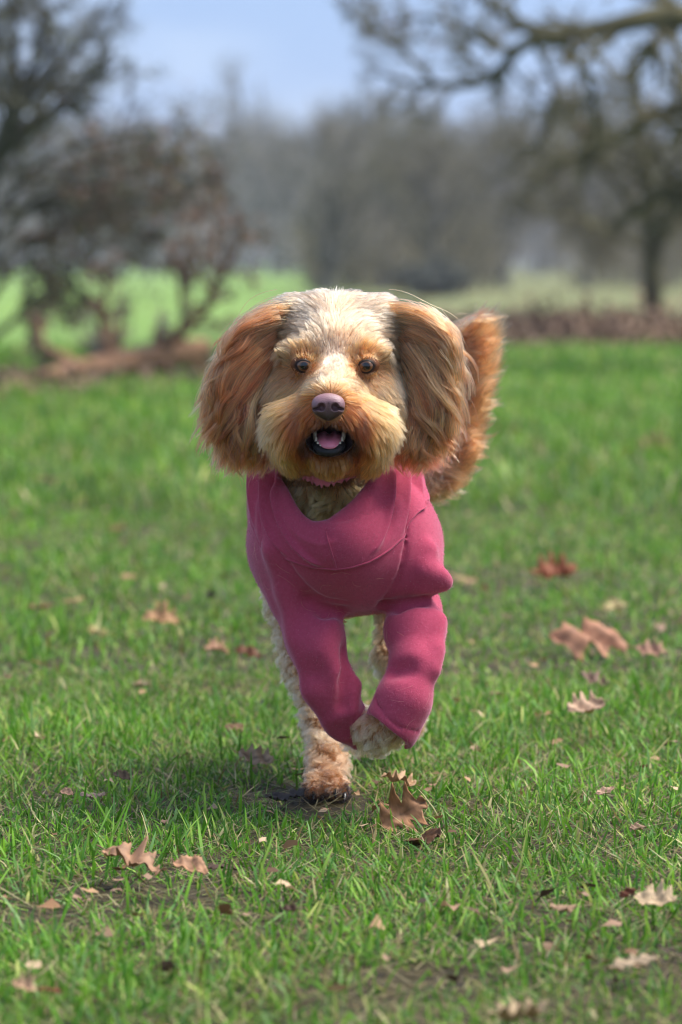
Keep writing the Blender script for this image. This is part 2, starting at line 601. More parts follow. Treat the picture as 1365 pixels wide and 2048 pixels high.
def build_grass():
    M = attr_leafy('grass_blade', 0.5, 0.37, 0.25)
    VV, QQ, TT, CC, o = [], [], [], [], 0

    def area(n, y0, y1, pw=1.0):
        y = (y0 ** (2 * pw) + rng.random(n) * (y1 ** (2 * pw) - y0 ** (2 * pw))) ** (0.5 / pw)
        x = rng.uniform(-1, 1, n) * (0.118 * y + 0.22)
        return x, y

    def add(x, y, L, wd, lean, az, curl, col, z0=-0.003, seg=2):
        nonlocal o
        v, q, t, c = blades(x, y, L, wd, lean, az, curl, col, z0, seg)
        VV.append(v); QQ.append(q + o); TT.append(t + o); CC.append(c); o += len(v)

    # near turf, thinned where mud shows, in tufts
    for n, y0, y1, wm, lm in ((225000, 2.45, 5.2, 0.92, 0.76), (100000, 5.2, 8.5, 1.35, 0.9)):
        x, y = area(n, y0, y1)
        tx, ty = area(n // 14, y0, y1)
        ti = rng.integers(0, len(tx), n)
        tuft = rng.random(n) < 0.55
        x = np.where(tuft, tx[ti] + rng.normal(0, 0.012, n), x)
        y = np.where(tuft, ty[ti] + rng.normal(0, 0.014, n), y)
        thin = 0.17 * vnoise(x * 1.9, y * 1.3, 21, 3) + 0.85 * mud_at(x, y)
        keep = rng.random(n) > np.clip(thin, 0, 0.93)
        x, y, ti, tuft = x[keep], y[keep], ti[keep], tuft[keep]
        n = len(x)
        th = np.clip(rng.normal(1, 0.25, len(tx)), 0.5, 1.8)[ti]
        lush = 1 + 0.25 * vnoise(x * 0.9, y * 0.8, 5, 2)
        L = np.clip(rng.gamma(4.5, 0.0052, n), 0.009, 0.075) * np.where(tuft, th, 0.85) * lush * lm
        L = L * (0.45 + 0.55 * np.clip((np.hypot(x + 0.015, (y - 3.93) * 0.6) - 0.03) / 0.06, 0, 1))
        wd = rng.uniform(0.0016, 0.0036, n) * wm
        lean = np.abs(rng.normal(0.62, 0.45, n))
        flat = rng.random(n) < 0.25
        lean = np.where(flat, rng.uniform(1.1, 1.5, n), lean)
        az = rng.random(n) * 6.28
        curl = rng.normal(0.55, 0.5, n)
        gc = grass_colors(n, x, y)
        lg = (L > 0.026) & (y < 5.0)
        for m_, sg in ((lg, 3), (~lg, 2)):
            add(x[m_], y[m_], L[m_], wd[m_], lean[m_], az[m_], curl[m_], gc[m_], seg=sg)
        # dead thatch lying at the foot of the blades
        k = n // 9
        x, y = area(k, y0, y1)
        pal = lin(np.array([(150, 134, 92), (120, 104, 66), (170, 158, 118), (96, 84, 52)]))
        add(x, y, rng.uniform(0.02, 0.055, k), rng.uniform(0.001, 0.0022, k) * wm, rng.uniform(1.25, 1.52, k), rng.random(k) * 6.28, rng.normal(0, 0.15, k), pal[rng.integers(0, 4, k)] * rng.normal(1, 0.15, (k, 1)), z0=0.002)
    # farther turf, coarser and sparser as it blurs away
    n = 58000
    x, y = area(n, 8.5, 24.0, 0.6)
    x = x * 1.0
    sc = y / 8.5
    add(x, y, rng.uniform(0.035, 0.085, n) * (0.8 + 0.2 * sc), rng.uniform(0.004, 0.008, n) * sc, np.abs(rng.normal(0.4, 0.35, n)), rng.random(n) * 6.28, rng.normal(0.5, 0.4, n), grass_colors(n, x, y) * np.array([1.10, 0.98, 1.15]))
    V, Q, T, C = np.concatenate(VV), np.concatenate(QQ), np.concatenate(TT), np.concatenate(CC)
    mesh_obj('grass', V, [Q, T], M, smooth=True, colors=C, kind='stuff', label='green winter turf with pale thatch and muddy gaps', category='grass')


# ------------------------------------------------------------------ fallen leaves
def leaf_outline(kind, r):
    """half outline of an oak leaf, (along, across), lobed; along 0..1"""
    s = np.linspace(0, 1, 34)
    env = np.sin(np.pi * np.clip(s * 0.93 + 0.05, 0, 1)) ** 0.75
    if kind == 'lobed':          # rounded lobes
        w = env * (0.34 + 0.11 * np.cos(s * 6.28 * 4.2 + r.uniform(-0.5, 0.5)))
    elif kind == 'pointed':      # deep pointed lobes
        saw = np.abs(((s * 3.4 + 0.15) % 1.0) - 0.55) / 0.55
        w = env * (0.16 + 0.40 * (1 - saw) ** 1.3)
    else:                        # plain elliptic
        w = env * (0.30 + 0.015 * np.cos(s * 60))
    w[0] = w[-1] = 0.004
    return s, w


def build_leaf(spec, idx):
    pxx, pyy, wpx, rgb, kind, pose, name, label = spec
    r = np.random.default_rng(100 + idx)
    lift = {'flat': 0.022, 'prop': 0.026, 'stand': 0.018, 'low': 0.012, 'open': 0.028}[pose]
    g = ground_at(pxx, pyy, lift)
    L = wpx * g[1] / FPX * 1.12
    s, w = leaf_outline(kind, r)
    cols = np.linspace(-1, 1, 9)
    X = (s[:, None] - 0.5) * np.ones(9)[None]
    Yv = w[:, None] * cols[None] * r.uniform(0.85, 1.1)
    cup, bend, wave = r.uniform(-0.8, 1.6), r.uniform(-0.6, 1.2), r.uniform(0.03, 0.07)
    if pose in ('stand', 'prop'):
        cup, bend = r.uniform(0.7, 1.5), r.uniform(0.2, 0.9)
    Z = cup * Yv ** 2 * 1.3 + bend * X ** 2 * 0.5 + wave * np.sin(X * 14 + Yv * 9 + r.random() * 6) + 0.022 * np.sin(X * 27 + Yv * 33 + r.random() * 6)
    Z = Z - 0.015 * np.exp(-(Yv / 0.02) ** 2)          # midrib groove
    P = np.stack([X, Yv, Z], -1).reshape(-1, 3) * L
    m, n = len(s), 9
    j, i = np.meshgrid(np.arange(m - 1), np.arange(n - 1), indexing='ij')
    q = np.stack([j * n + i, j * n + i + 1, (j + 1) * n + i + 1, (j + 1) * n + i], -1).reshape(-1, 4)
    # real thickness: a second skin below, stitched at the margin
    Pb = P - np.array([0, 0, 0.0006])
    N0 = len(P)
    rim = np.concatenate([np.arange(n - 1), np.arange(m - 1) * n + n - 1, (m - 1) * n + np.arange(n - 1, 0, -1), np.arange(m - 1, 0, -1) * n])
    side = np.stack([rim, np.roll(rim, -1), np.roll(rim, -1) + N0, rim + N0], 1)
    V = np.concatenate([P, Pb])
    Q = np.concatenate([q, q[:, ::-1] + N0, side[:, ::-1]])
    c = lin(rgb)
    spots = (0.5 + 0.5 * np.sin(P[:, 0] / L * 19 + 3 * r.random()) * np.sin(P[:, 1] / L * 25 + 5 * r.random()))[:, None]
    vein = np.exp(-(Yv.reshape(-1) / 0.012) ** 2)[:, None]
    col = c * np.array([0.80, 0.82, 0.78]) * (0.66 + 0.62 * spots) * (1 - 0.25 * vein) + 0
    col = np.concatenate([col, col * np.array([1.18, 1.16, 1.15])])
    yaw = r.uniform(-0.6, 0.6) + (math.pi if r.random() < 0.5 else 0)
    tilt = {'flat': r.uniform(-0.15, 0.35), 'prop': r.uniform(0.35, 0.75), 'stand': 1.15, 'low': r.uniform(-0.1, 0.2), 'open': 0.5}[pose]
    Rm = Matrix.Rotation(tilt, 3, 'X') @ Matrix.Rotation(r.uniform(-0.25, 0.25), 3, 'Y') @ Matrix.Rotation(yaw, 3, 'Z')
    if pose == 'stand':
        Rm = Matrix.Rotation(1.2, 3, 'X') @ Matrix.Rotation(r.uniform(-0.2, 0.2), 3, 'Y') @ Matrix.Rotation(0.5, 3, 'Z')
    V = V @ np.array(Rm).T
    o = empty(name, g, label=label, category='leaf', group='fallen leaves on the turf')
    mesh_obj('blade', V - [0, 0, min(0.0, V[:, 2].min() + lift)], [Q], LEAF_MAT, o, colors=col)
    # stalk
    a = np.array([X[0, 0], 0, Z[0, 4]]) * L
    pts = np.array([a + np.array([-0.16 * t, 0.03 * math.sin(t * 3), 0.05 * t * t * bend]) * L for t in np.linspace(-0.2, 1, 5)])
    t = np.linspace(0, 2 * np.pi, 6)[:-1]
    tub = pts[:, None] + (0.012 * L) * np.stack([0 * t, np.cos(t), np.sin(t)], -1)[None]
    v, qq = ring_mesh_c(tub)
    v = v @ np.array(Rm).T - [0, 0, min(0.0, V[:, 2].min() + lift)]
    mesh_obj('stalk', v, qq, LEAF_MAT, o, colors=np.tile(c * 0.55, (len(v), 1)))


def ring_mesh_c(rows):
    m, n, _ = rows.shape
    j, i = np.meshgrid(np.arange(m - 1), np.arange(n), indexing='ij')
    i2 = (i + 1) % n
    return rows.reshape(-1, 3), np.stack([j * n + i, j * n + i2, (j + 1) * n + i2, (j + 1) * n + i], -1).reshape(-1, 4)


LEAF_MAT = attr_leafy('dry_leaf', 0.6, 0.18, 0.3)
LEAVES = [
    (806, 1626, 96, (176, 126, 90), 'pointed', 'stand', 'oak_leaf', 'brown pointed oak leaf standing upright in front of the right sleeve'),
    (846, 1680, 80, (104, 68, 42), 'elliptic', 'low', 'oak_leaf', 'dark brown curled leaf just below the upright oak leaf'),
    (797, 1560, 66, (206, 166, 130), 'lobed', 'flat', 'oak_leaf', 'broken pale leaf just behind the upright oak leaf'),
    (1180, 1280, 150, (190, 134, 104), 'pointed', 'open', 'oak_leaf', 'largest reddish oak leaf with spread lobes, right of the dog'),
    (1110, 1148, 84, (166, 94, 62), 'lobed', 'prop', 'oak_leaf', 'blurred rust red leaf, farthest of the leaves right of the jumper'),
    (1172, 1416, 70, (212, 172, 144), 'lobed', 'prop', 'oak_leaf', 'pale pinkish tan leaf below the largest reddish oak leaf'),
    (1190, 1360, 56, (140, 108, 92), 'lobed', 'prop', 'oak_leaf', 'grey brown folded leaf between the largest oak leaf and the pale tan one'),
    (1303, 1300, 54, (190, 140, 116), 'lobed', 'prop', 'oak_leaf', 'small pink brown leaf to the right of the largest reddish oak leaf'),
    (928, 1156, 50, (184, 148, 110), 'lobed', 'flat', 'oak_leaf', 'blurred tan leaf beside the elbow of the right sleeve'),
    (1232, 1216, 50, (210, 186, 132), 'elliptic', 'flat', 'oak_leaf', 'pale straw coloured leaf lying above the largest reddish oak leaf'),
    (322, 1238, 68, (206, 156, 112), 'lobed', 'prop', 'oak_leaf', 'blurred light orange tan leaf alone left of the dog'),
    (497, 1306, 50, (122, 74, 46), 'elliptic', 'prop', 'oak_leaf', 'dark chestnut curled leaf close to the left sleeve'),
    (434, 1297, 46, (188, 138, 108), 'lobed', 'flat', 'oak_leaf', 'tan leaf just left of the dark chestnut curled leaf'),
    (258, 1155, 32, (206, 162, 124), 'elliptic', 'prop', 'oak_leaf', 'tiny blurred tan leaf above the orange tan leaf at the left'),
    (146, 1200, 44, (204, 172, 122), 'elliptic', 'flat', 'oak_leaf', 'blurred yellowish leaf at the far left, farther of two'),
    (78, 1216, 60, (176, 138, 102), 'lobed', 'flat', 'oak_leaf', 'blurred dull brown leaf nearest the left edge of the mid turf'),
    (196, 1268, 56, (190, 172, 112), 'elliptic', 'low', 'oak_leaf', 'narrow straw leaf lying flat in the turf at the left'),
    (512, 1516, 64, (186, 154, 128), 'lobed', 'prop', 'oak_leaf', 'crumpled pale grey tan leaf left of the planted paw'),
    (244, 1552, 36, (84, 64, 46), 'elliptic', 'prop', 'oak_leaf', 'small dark brown leaf standing in grass at the left'),
    (134, 1585, 26, (204, 156, 126), 'elliptic', 'prop', 'oak_leaf', 'tiny pinkish leaf beside the grey tan leaf, lower left'),
    (186, 1590, 46, (172, 142, 124), 'lobed', 'flat', 'oak_leaf', 'flat grey tan leaf, lower left'),
    (262, 1722, 118, (180, 136, 106), 'lobed', 'flat', 'oak_leaf', 'long tan leaf lying flat beside the mud, lower left'),
    (382, 1736, 72, (196, 146, 112), 'elliptic', 'prop', 'oak_leaf', 'tan leaf with raised tip, right of the long flat leaf'),
    (446, 1732, 56, (96, 72, 60), 'lobed', 'low', 'oak_leaf', 'dark torn leaf right of the tan leaf with raised tip'),
    (50, 1972, 46, (214, 172, 138), 'lobed', 'prop', 'oak_leaf', 'pale tan leaf in the bottom left corner'),
    (96, 1980, 52, (126, 74, 40), 'elliptic', 'low', 'oak_leaf', 'dark orange brown leaf beside the pale leaf in the bottom left corner'),
    (1312, 1800, 80, (214, 182, 146), 'lobed', 'prop', 'oak_leaf', 'pale curled leaf near the right edge, lower right'),
    (1256, 1786, 36, (110, 54, 28), 'elliptic', 'prop', 'oak_leaf', 'dark red brown leaf touching the pale curled leaf, lower right'),
    (1266, 1925, 100, (206, 176, 144), 'lobed', 'flat', 'oak_leaf', 'pale dry leaf partly hidden by grass, bottom right'),
    (1126, 1816, 58, (186, 148, 118), 'elliptic', 'flat', 'oak_leaf', 'tan leaf half sunk in grass left of the pale curled leaf'),
    (1340, 1900, 60, (74, 52, 44), 'lobed', 'low', 'oak_leaf', 'dark brown leaf in the mud at the right edge'),
    (1212, 1583, 36, (204, 164, 138), 'elliptic', 'prop', 'oak_leaf', 'small pinkish leaf alone in the turf right of the dog'),
    (1275, 1655, 34, (164, 130, 104), 'elliptic', 'flat', 'oak_leaf', 'small dull leaf below the lone pinkish leaf at the right'),
    (572, 1592, 74, (62, 50, 46), 'lobed', 'low', 'oak_leaf', 'dark muddy leaf pressed flat left of the planted paw'),
    (1310, 892, 60, (176, 140, 100), 'lobed', 'prop', 'oak_leaf', 'very blurred tan leaf far off near the right edge'),
    (1040, 2034, 110, (196, 166, 130), 'lobed', 'flat', 'oak_leaf', 'large tan leaf cut by the bottom edge, right of centre'),
    (582, 1818, 34, (84, 56, 38), 'elliptic', 'prop', 'oak_leaf', 'small dark brown leaf standing below the planted paw'),
    (236, 1056, 40, (150, 112, 74), 'lobed', 'flat', 'oak_leaf', 'very blurred brown leaf far off left of the jumper'),
    (96, 962, 50, (190, 156, 120), 'lobed', 'flat', 'oak_leaf', 'very blurred pinkish leaf far off at the left edge'),
    (1000, 1388, 40, (150, 120, 88), 'elliptic', 'low', 'oak_leaf', 'dull narrow leaf sunk in grass right of the right sleeve'),
    (284, 1370, 36, (200, 164, 146), 'elliptic', 'flat', 'oak_leaf', 'small pinkish leaf in turf between the chestnut leaf and the left edge'),
    (470, 1450, 44, (140, 104, 76), 'lobed', 'low', 'oak_leaf', 'brown leaf low in grass above the crumpled pale leaf'),
]


# ------------------------------------------------------------------ bare winter trees
def sprout(P, R, per, length, angle, pts, up=0.15, wander=0.25, taper=(0.55, 0.25), t0=0.15, r=None, rmin=0.002):
    """Children that leave a set of limbs. P: (n, m, 3), R: (n, m)"""
    n, m, _ = P.shape
    r = r or rng
    k = n * per
    pi = np.repeat(np.arange(n), per)
    t = t0 + (1 - t0) * r.random(k) ** 0.85
    ti = t * (m - 1)
    i = np.clip(np.floor(ti).astype(int), 0, m - 2)
    f = (ti - i)[:, None]
    a, b = P[pi, i], P[pi, i + 1]
    st = a + (b - a) * f
    tan = norm(b - a)
    rad = R[pi, i] * (1 - f[:, 0]) + R[pi, i + 1] * f[:, 0]
    pl = np.linalg.norm(np.diff(P, axis=1), axis=2).sum(1)[pi]
    rnd = norm(np.cross(tan, r.normal(0, 1, (k, 3))))
    an = r.uniform(angle[0], angle[1], k)[:, None]
    d = norm(tan * np.cos(an) + rnd * np.sin(an) + np.array([0, 0, up]))
    L = pl * r.uniform(length[0], length[1], k) * (1.15 - 0.5 * t)
    C = np.empty((k, pts, 3)); C[:, 0] = st
    for j in range(1, pts):
        d = norm(d + r.normal(0, wander, (k, 3)) + np.array([0, 0, up * 0.3]))
        C[:, j] = C[:, j - 1] + d * (L / (pts - 1))[:, None]
    r0 = np.maximum(rad * taper[0] * r.uniform(0.7, 1.1, k), rmin)
    s = np.linspace(0, 1, pts)
    CR = np.maximum(r0[:, None] * (1 - (1 - taper[1]) * s[None]), rmin * 0.6)
    return C, CR


def tubes(P, R, sides=4):
    """tube mesh for limbs (n, m, 3)"""
    n, m, _ = P.shape
    tan = norm(np.gradient(P, axis=1))
    ref = np.where(np.abs(tan[..., 2:3]) > 0.9, np.array([1.0, 0, 0]), np.array([0, 0, 1.0]))
    u = norm(np.cross(tan, ref)); v = np.cross(tan, u)
    a = np.linspace(0, 2 * np.pi, sides + 1)[:-1]
    V = P[:, :, None] + R[:, :, None, None] * (np.cos(a)[None, None, :, None] * u[:, :, None] + np.sin(a)[None, None, :, None] * v[:, :, None])
    j, i = np.meshgrid(np.arange(m - 1), np.arange(sides), indexing='ij')
    i2 = (i + 1) % sides
    q = np.stack([j * sides + i, j * sides + i2, (j + 1) * sides + i2, (j + 1) * sides + i], -1).reshape(-1, 4)
    q = (q[None] + (np.arange(n) * m * sides)[:, None, None]).reshape(-1, 4)
    return V.reshape(-1, 3), q


def join(parts):
    VV, QQ, o = [], [], 0
    for v, q in parts:
        VV.append(v); QQ.append(q + o); o += len(v)
    return np.concatenate(VV), np.concatenate(QQ)


def smooth_line(pts, m=14):
    pts = np.asarray(pts, float)
    t = np.concatenate([[0], np.cumsum(np.linalg.norm(np.diff(pts[:, :3], axis=0), axis=1))])
    t /= t[-1]
    s = np.linspace(0, 1, m)
    L = np.stack([np.interp(s, t, pts[:, i]) for i in range(pts.shape[1])], 1)
    for _ in range(2):
        L[1:-1] = 0.5 * L[1:-1] + 0.25 * (L[:-2] + L[2:])
    return L


def leaf_cards(C, size, r, keep, n_max=60000):
    """small folded leaves (two triangles each) at twig ends"""
    k = C.shape[0]
    pts = C[:, 1:].reshape(-1, 3)
    pts = pts[r.random(len(pts)) < keep][:n_max]
    n = len(pts)
    d, e = norm(r.normal(0, 1, (n, 3))), norm(r.normal(0, 1, (n, 3)))
    e = norm(np.cross(d, e))
    s = (size * r.uniform(0.6, 1.4, n))[:, None]
    a = pts; b = pts + d * s * 0.5 + e * s * 0.35; c = pts + d * s; dd = pts + d * s * 0.5 - e * s * 0.35 + np.cross(d, e) * s * 0.15
    V = np.stack([a, b, c, dd], 1).reshape(-1, 3)
    return V, (np.arange(n) * 4)[:, None] + np.array([[0, 1, 2, 3]])


BARK_GREY = simple_mat('grey_bark', (92, 88, 80), rough=0.9, var=0.35, scale=3.0, bump=0.01, bump_scale=20)
BARK_MOSS = simple_mat('mossy_bark', (78, 72, 44), rough=0.9, var=0.4, scale=4.0, bump=0.01, bump_scale=25)
BARK_DARK = simple_mat('dark_bark', (66, 62, 46), rough=0.9, var=0.4, scale=4.0, bump=0.01, bump_scale=25)
BARK_LOG = simple_mat('fallen_log_bark', (130, 96, 70), rough=0.9, var=0.5, scale=9.0, bump=0.02, bump_scale=40)
TWIG_GREY = simple_mat('grey_twigs', (130, 122, 110), rough=0.9, var=0.25, scale=1.0)
TWIG_OLIVE = simple_mat('olive_twigs', (112, 104, 80), rough=0.9, var=0.25, scale=1.0)
TWIG_DARK = simple_mat('dark_twigs', (92, 88, 74), rough=0.9, var=0.3, scale=1.0)
LEAF_RUSSET = simple_mat('russet_leaves', (124, 88, 72), rough=0.7, var=0.4, scale=3.0)
LEAF_OLIVE = simple_mat('olive_leaves', (106, 102, 60), rough=0.7, var=0.4, scale=3.0)
LITTER = simple_mat('dead_leaf_litter', (128, 102, 80), rough=0.8, var=0.35, scale=2.0)
LEAF_EVER = simple_mat('evergreen_leaves', (74, 76, 66), rough=0.6, var=0.35, scale=1.0)


def standing_tree(name, label, group, at, height, seed, bark, twig, spread=0.55, levels=(9, 7, 6), trunk_r=0.03, rmin=0.004, lean=0.0, low=0.25, leaves=None):
    """trunk, boughs, twigs; at: (x, y)"""
    r = np.random.default_rng(seed)
    x, y = at
    o = empty(name, (x, y, 0.0), label=label, category='tree')
    if group:
        o['group'] = group
    T = np.array([[(lean * height * s + 0.03 * height * r.normal() * s), 0.03 * height * r.normal() * s, height * 0.82 * s - 0.02] for s in np.linspace(0, 1, 9)])[None]
    TR = (trunk_r * height * (1 - 0.78 * np.linspace(0, 1, 9)) * np.where(np.arange(9) == 0, 1.35, 1))[None]
    v, q = tubes(T, TR, 8)
    mesh_obj('trunk', v, [q], bark, o)
    b1, r1 = sprout(T, TR, levels[0], (0.42 * spread / 0.55, 0.70 * spread / 0.55), (0.6, 1.25), 8, 0.20, 0.16, (0.55, 0.25), low, r, rmin * 2)
    b2, r2 = sprout(b1, r1, levels[1], (0.30, 0.60), (0.4, 1.1), 6, 0.10, 0.22, (0.6, 0.3), 0.15, r, rmin * 1.3)
    b3, r3 = sprout(b2, r2, levels[2], (0.3, 0.65), (0.3, 1.0), 4, 0.08, 0.25, (0.6, 0.4), 0.1, r, rmin)
    v, q = join([tubes(b1, r1, 6), tubes(b2, r2, 4)])
    mesh_obj('boughs', v, [q], bark, o)
    v, q = tubes(b3, r3, 3)
    c = mesh_obj('crown', v, [q], twig, o)
    if leaves:
        v, q = leaf_cards(b3, leaves[1], r, leaves[2])
        mesh_obj('leaves', v, [q], leaves[0], o, smooth=False)
    return o


def copy_tree(src, at, scale, rot, label):
    o = src.copy(); COL.objects.link(o)
    o.location = (at[0], at[1], 0.0)
    o.scale = (scale[0], scale[0], scale[1])
    o.rotation_euler = (0, 0, rot)
    o['label'] = label
    for ch in list(src.children):
        c = ch.copy(); COL.objects.link(c); c.parent = o
    return o


def limb_tree(name, label, at_px, limbs, sprouts, bark, twig, Y, rmin, leaves=None, parts=('trunk', 'boughs', 'crown'), base=None, seed=5):
    """A tree whose main limbs follow measured lines: limbs = lists of (px, py, depth offset, radius px)"""
    r = np.random.default_rng(seed)
    base = W(*at_px, Y) * np.array([1, 1, 0]) if base is None else base
    o = empty(name, base, label=label, category='tree')
    L = []
    for lb in limbs:
        p = smooth_line([(*W(a, b, Y + dy), rr * (Y + dy) / FPX) for a, b, dy, rr in lb], 16)
        L.append(p)
    v, q = tubes(L[0][None, :, :3], L[0][None, :, 3], 10)
    mesh_obj(parts[0], v, [q], bark, o, base)
    A = np.array(L)
    P, R = A[:, :, :3], A[:, :, 3]
    P = P + np.cumsum(r.normal(0, 0.004 * Y / 17, P.shape), 1) * np.linspace(0, 1, 16)[None, :, None]
    tb = [tubes(P[1:], R[1:], 8)] if len(L) > 1 else []
    lev = (P, R)
    tw = []
    for li, (per, ln, ang, n_, up, wan, t0) in enumerate(sprouts):
        lev = sprout(lev[0], lev[1], per, ln, ang, n_, up, wan, (0.6, 0.35), t0, r, rmin * (1.8 if li == 0 else 1.0))
        (tb if li == 0 else tw).append(tubes(lev[0], lev[1], 5 if li == 0 else 3))
    v, q = join(tb)
    mesh_obj(parts[1], v, [q], bark, o, base)
    v, q = join(tw)
    mesh_obj(parts[2], v, [q], twig, o, base)
    if leaves:
        for mt, size, keep in leaves:
            v, q = leaf_cards(lev[0], size, r, keep)
            mesh_obj('leaves', v, [q], mt, o, base, smooth=False)
    return o


def build_trees():
    # the oak at the right, whose limb hangs across the top of the picture
    limb_tree('oak_tree', 'mossy bare oak at the right whose limb overhangs the top of the picture', (1560, 700),
              [[(1560, 760, 0, 75), (1550, 500, 0, 62), (1530, 250, 0, 52), (1500, 60, 0, 46)],
               [(1520, 180, 0, 40), (1440, 40, -0.2, 30), (1330, 20, -0.5, 22), (1230, 50, -0.6, 20), (1130, 78, -0.6, 18), (1060, 62, -0.5, 12), (1010, 20, -0.4, 10), (960, -20, -0.3, 8)],
               [(1130, 78, -0.6, 18), (1050, 72, -0.6, 13), (1020, 120, -0.5, 12), (990, 160, -0.5, 11), (940, 172, -0.4, 9), (870, 168, -0.3, 7), (800, 165, -0.2, 5), (740, 140, 0, 3)],
               [(1040, 100, -0.5, 9), (980, 95, -0.4, 7), (920, 50, -0.2, 6), (850, 30, 0, 4), (760, 60, 0.3, 3)],
               [(870, 168, -0.3, 6), (820, 110, 0, 5), (770, 70, 0, 4), (700, 20, 0.3, 3)],
               [(1500, 60, 0, 34), (1420, -60, 0.3, 24), (1250, -110, 0.5, 16), (1050, -120, 0.6, 10), (850, -80, 0.8, 6), (700, -30, 1, 4)],
               [(1530, 250, 0, 36), (1450, 190, 0.6, 24), (1350, 210, 1.0, 16), (1220, 270, 1.2, 10), (1100, 330, 1.3, 6)],
               [(1540, 330, 0, 32), (1440, 320, 0.4, 20), (1330, 380, 0.8, 12), (1230, 450, 1, 7)],
               [(1130, 78, -0.6, 9), (1180, 160, -0.3, 7), (1190, 260, 0.2, 5), (1150, 360, 0.4, 3)],
               [(1060, 62, -0.5, 8), (1120, 180, 0, 6), (1080, 280, 0.2, 4), (1030, 330, 0.4, 3)]],
              [(16, (0.14, 0.30), (0.5, 1.2), 6, -0.02, 0.22, 0.2), (7, (0.35, 0.7), (0.4, 1.1), 5, -0.02, 0.26, 0.1), (4, (0.35, 0.75), (0.3, 1.0), 4, -0.02, 0.28, 0.1)],
              BARK_MOSS, TWIG_OLIVE, 19.0, 0.0022, leaves=[(LEAF_RUSSET, 0.03, 0.02)], seed=3)
    # slim tree standing at the right
    limb_tree('young_tree', 'slim olive trunked tree standing on the litter bank at the right', (1308, 668),
              [[(1308, 668, 0, 25), (1306, 560, 0, 20), (1302, 450, 0, 17), (1296, 330, 0, 14), (1270, 220, 0, 10), (1262, 120, 0, 6)],
               [(1303, 460, 0, 12), (1240, 380, 0.3, 9), (1180, 300, 0.5, 6), (1140, 210, 0.6, 4)],
               [(1300, 420, 0, 12), (1350, 330, 0.2, 9), (1390, 240, 0.3, 6), (1420, 120, 0.3, 4)],
               [(1302, 500, 0, 9), (1230, 470, -0.3, 7), (1150, 440, -0.5, 5), (1070, 450, -0.6, 3)],
               [(1298, 360, 0, 9), (1220, 320, -0.3, 7), (1130, 330, -0.5, 5), (1040, 380, -0.6, 3)],
               [(1300, 400, 0, 9), (1360, 420, 0.3, 7), (1420, 400, 0.5, 4)]],
              [(14, (0.2, 0.42), (0.5, 1.2), 6, 0.05, 0.2, 0.15), (9, (0.35, 0.7), (0.4, 1.1), 5, 0.0, 0.26, 0.1), (6, (0.35, 0.75), (0.3, 1.0), 4, 0.0, 0.28, 0.1)],
              BARK_MOSS, TWIG_OLIVE, 27.0, 0.0032, leaves=[(LEAF_OLIVE, 0.05, 0.02)], seed=4)
    # trees at the left edge
    limb_tree('mossy_tree', 'dark mossy tree at the left edge reaching up into the sky', (-70, 730),
              [[(-70, 735, 0, 38), (-66, 600, 0, 33), (-50, 450, 0, 28), (-20, 330, 0, 22), (40, 210, 0, 15), (20, 60, 0, 9), (40, -60, 0, 6)],
               [(-10, 320, 0, 14), (70, 240, 0, 11), (110, 150, 0.2, 7), (170, 70, 0.3, 5), (210, -20, 0.4, 3)],
               [(30, 290, 0, 12), (120, 220, -0.2, 9), (190, 150, -0.3, 6), (240, 110, -0.3, 3)],
               [(40, 190, 0, 11), (100, 60, 0, 8), (80, -40, 0, 5)],
               [(-20, 330, 0, 10), (-60, 220, 0.2, 8), (-120, 60, 0.2, 5)],
               [(36, 260, 0, 9), (-20, 160, -0.2, 7), (10, 40, -0.2, 5), (60, -40, -0.2, 3)]],
              [(15, (0.16, 0.36), (0.5, 1.2), 6, 0.05, 0.22, 0.2), (9, (0.35, 0.7), (0.4, 1.1), 5, 0.0, 0.26, 0.1), (6, (0.35, 0.75), (0.3, 1.0), 4, 0.0, 0.28, 0.1)],
              BARK_DARK, TWIG_DARK, 20.0, 0.0022, leaves=[(LEAF_OLIVE, 0.04, 0.02)], seed=8)
    # russet-leaved shrub behind the log
    limb_tree('russet_shrub', 'arching shrub with dead russet leaves behind the fallen log', (-60, 735),
              [[(-60, 735, 0, 16), (-45, 560, 0, 13), (0, 420, 0, 10), (70, 320, 0, 7), (180, 280, 0, 5), (310, 262, 0, 3)],
               [(-45, 590, 0.2, 10), (20, 440, 0.2, 8), (140, 372, 0.2, 6), (270, 350, 0.2, 4), (410, 300, 0.2, 2)],
               [(-40, 560, 0.3, 9), (60, 470, 0.3, 7), (170, 440, 0.3, 5), (270, 470, 0.3, 4), (320, 560, 0.3, 2)],
               [(-45, 640, 0.1, 8), (20, 540, 0.1, 7), (90, 505, 0.1, 5), (150, 545, 0.1, 4), (175, 640, 0.1, 2)],
               [(20, 440, 0, 6), (90, 390, -0.2, 5), (150, 400, -0.3, 4), (230, 430, -0.3, 3), (300, 400, -0.3, 2)],
               [(70, 320, 0.1, 5), (160, 340, 0.3, 4), (260, 300, 0.4, 3), (330, 320, 0.5, 2), (420, 380, 0.5, 2)],
               [(-50, 700, -0.2, 9), (30, 640, -0.2, 7), (60, 580, -0.2, 5), (50, 480, -0.2, 3)]],
              [(15, (0.18, 0.42), (0.5, 1.3), 6, -0.02, 0.24, 0.30), (9, (0.35, 0.7), (0.4, 1.1), 5, 0.0, 0.28, 0.1), (4, (0.35, 0.75), (0.3, 1.0), 4, 0.0, 0.28, 0.1)],
              BARK_DARK, TWIG_DARK, 21.0, 0.0026, leaves=[(LEAF_RUSSET, 0.036, 0.16), (LEAF_OLIVE, 0.034, 0.12)], seed=9)
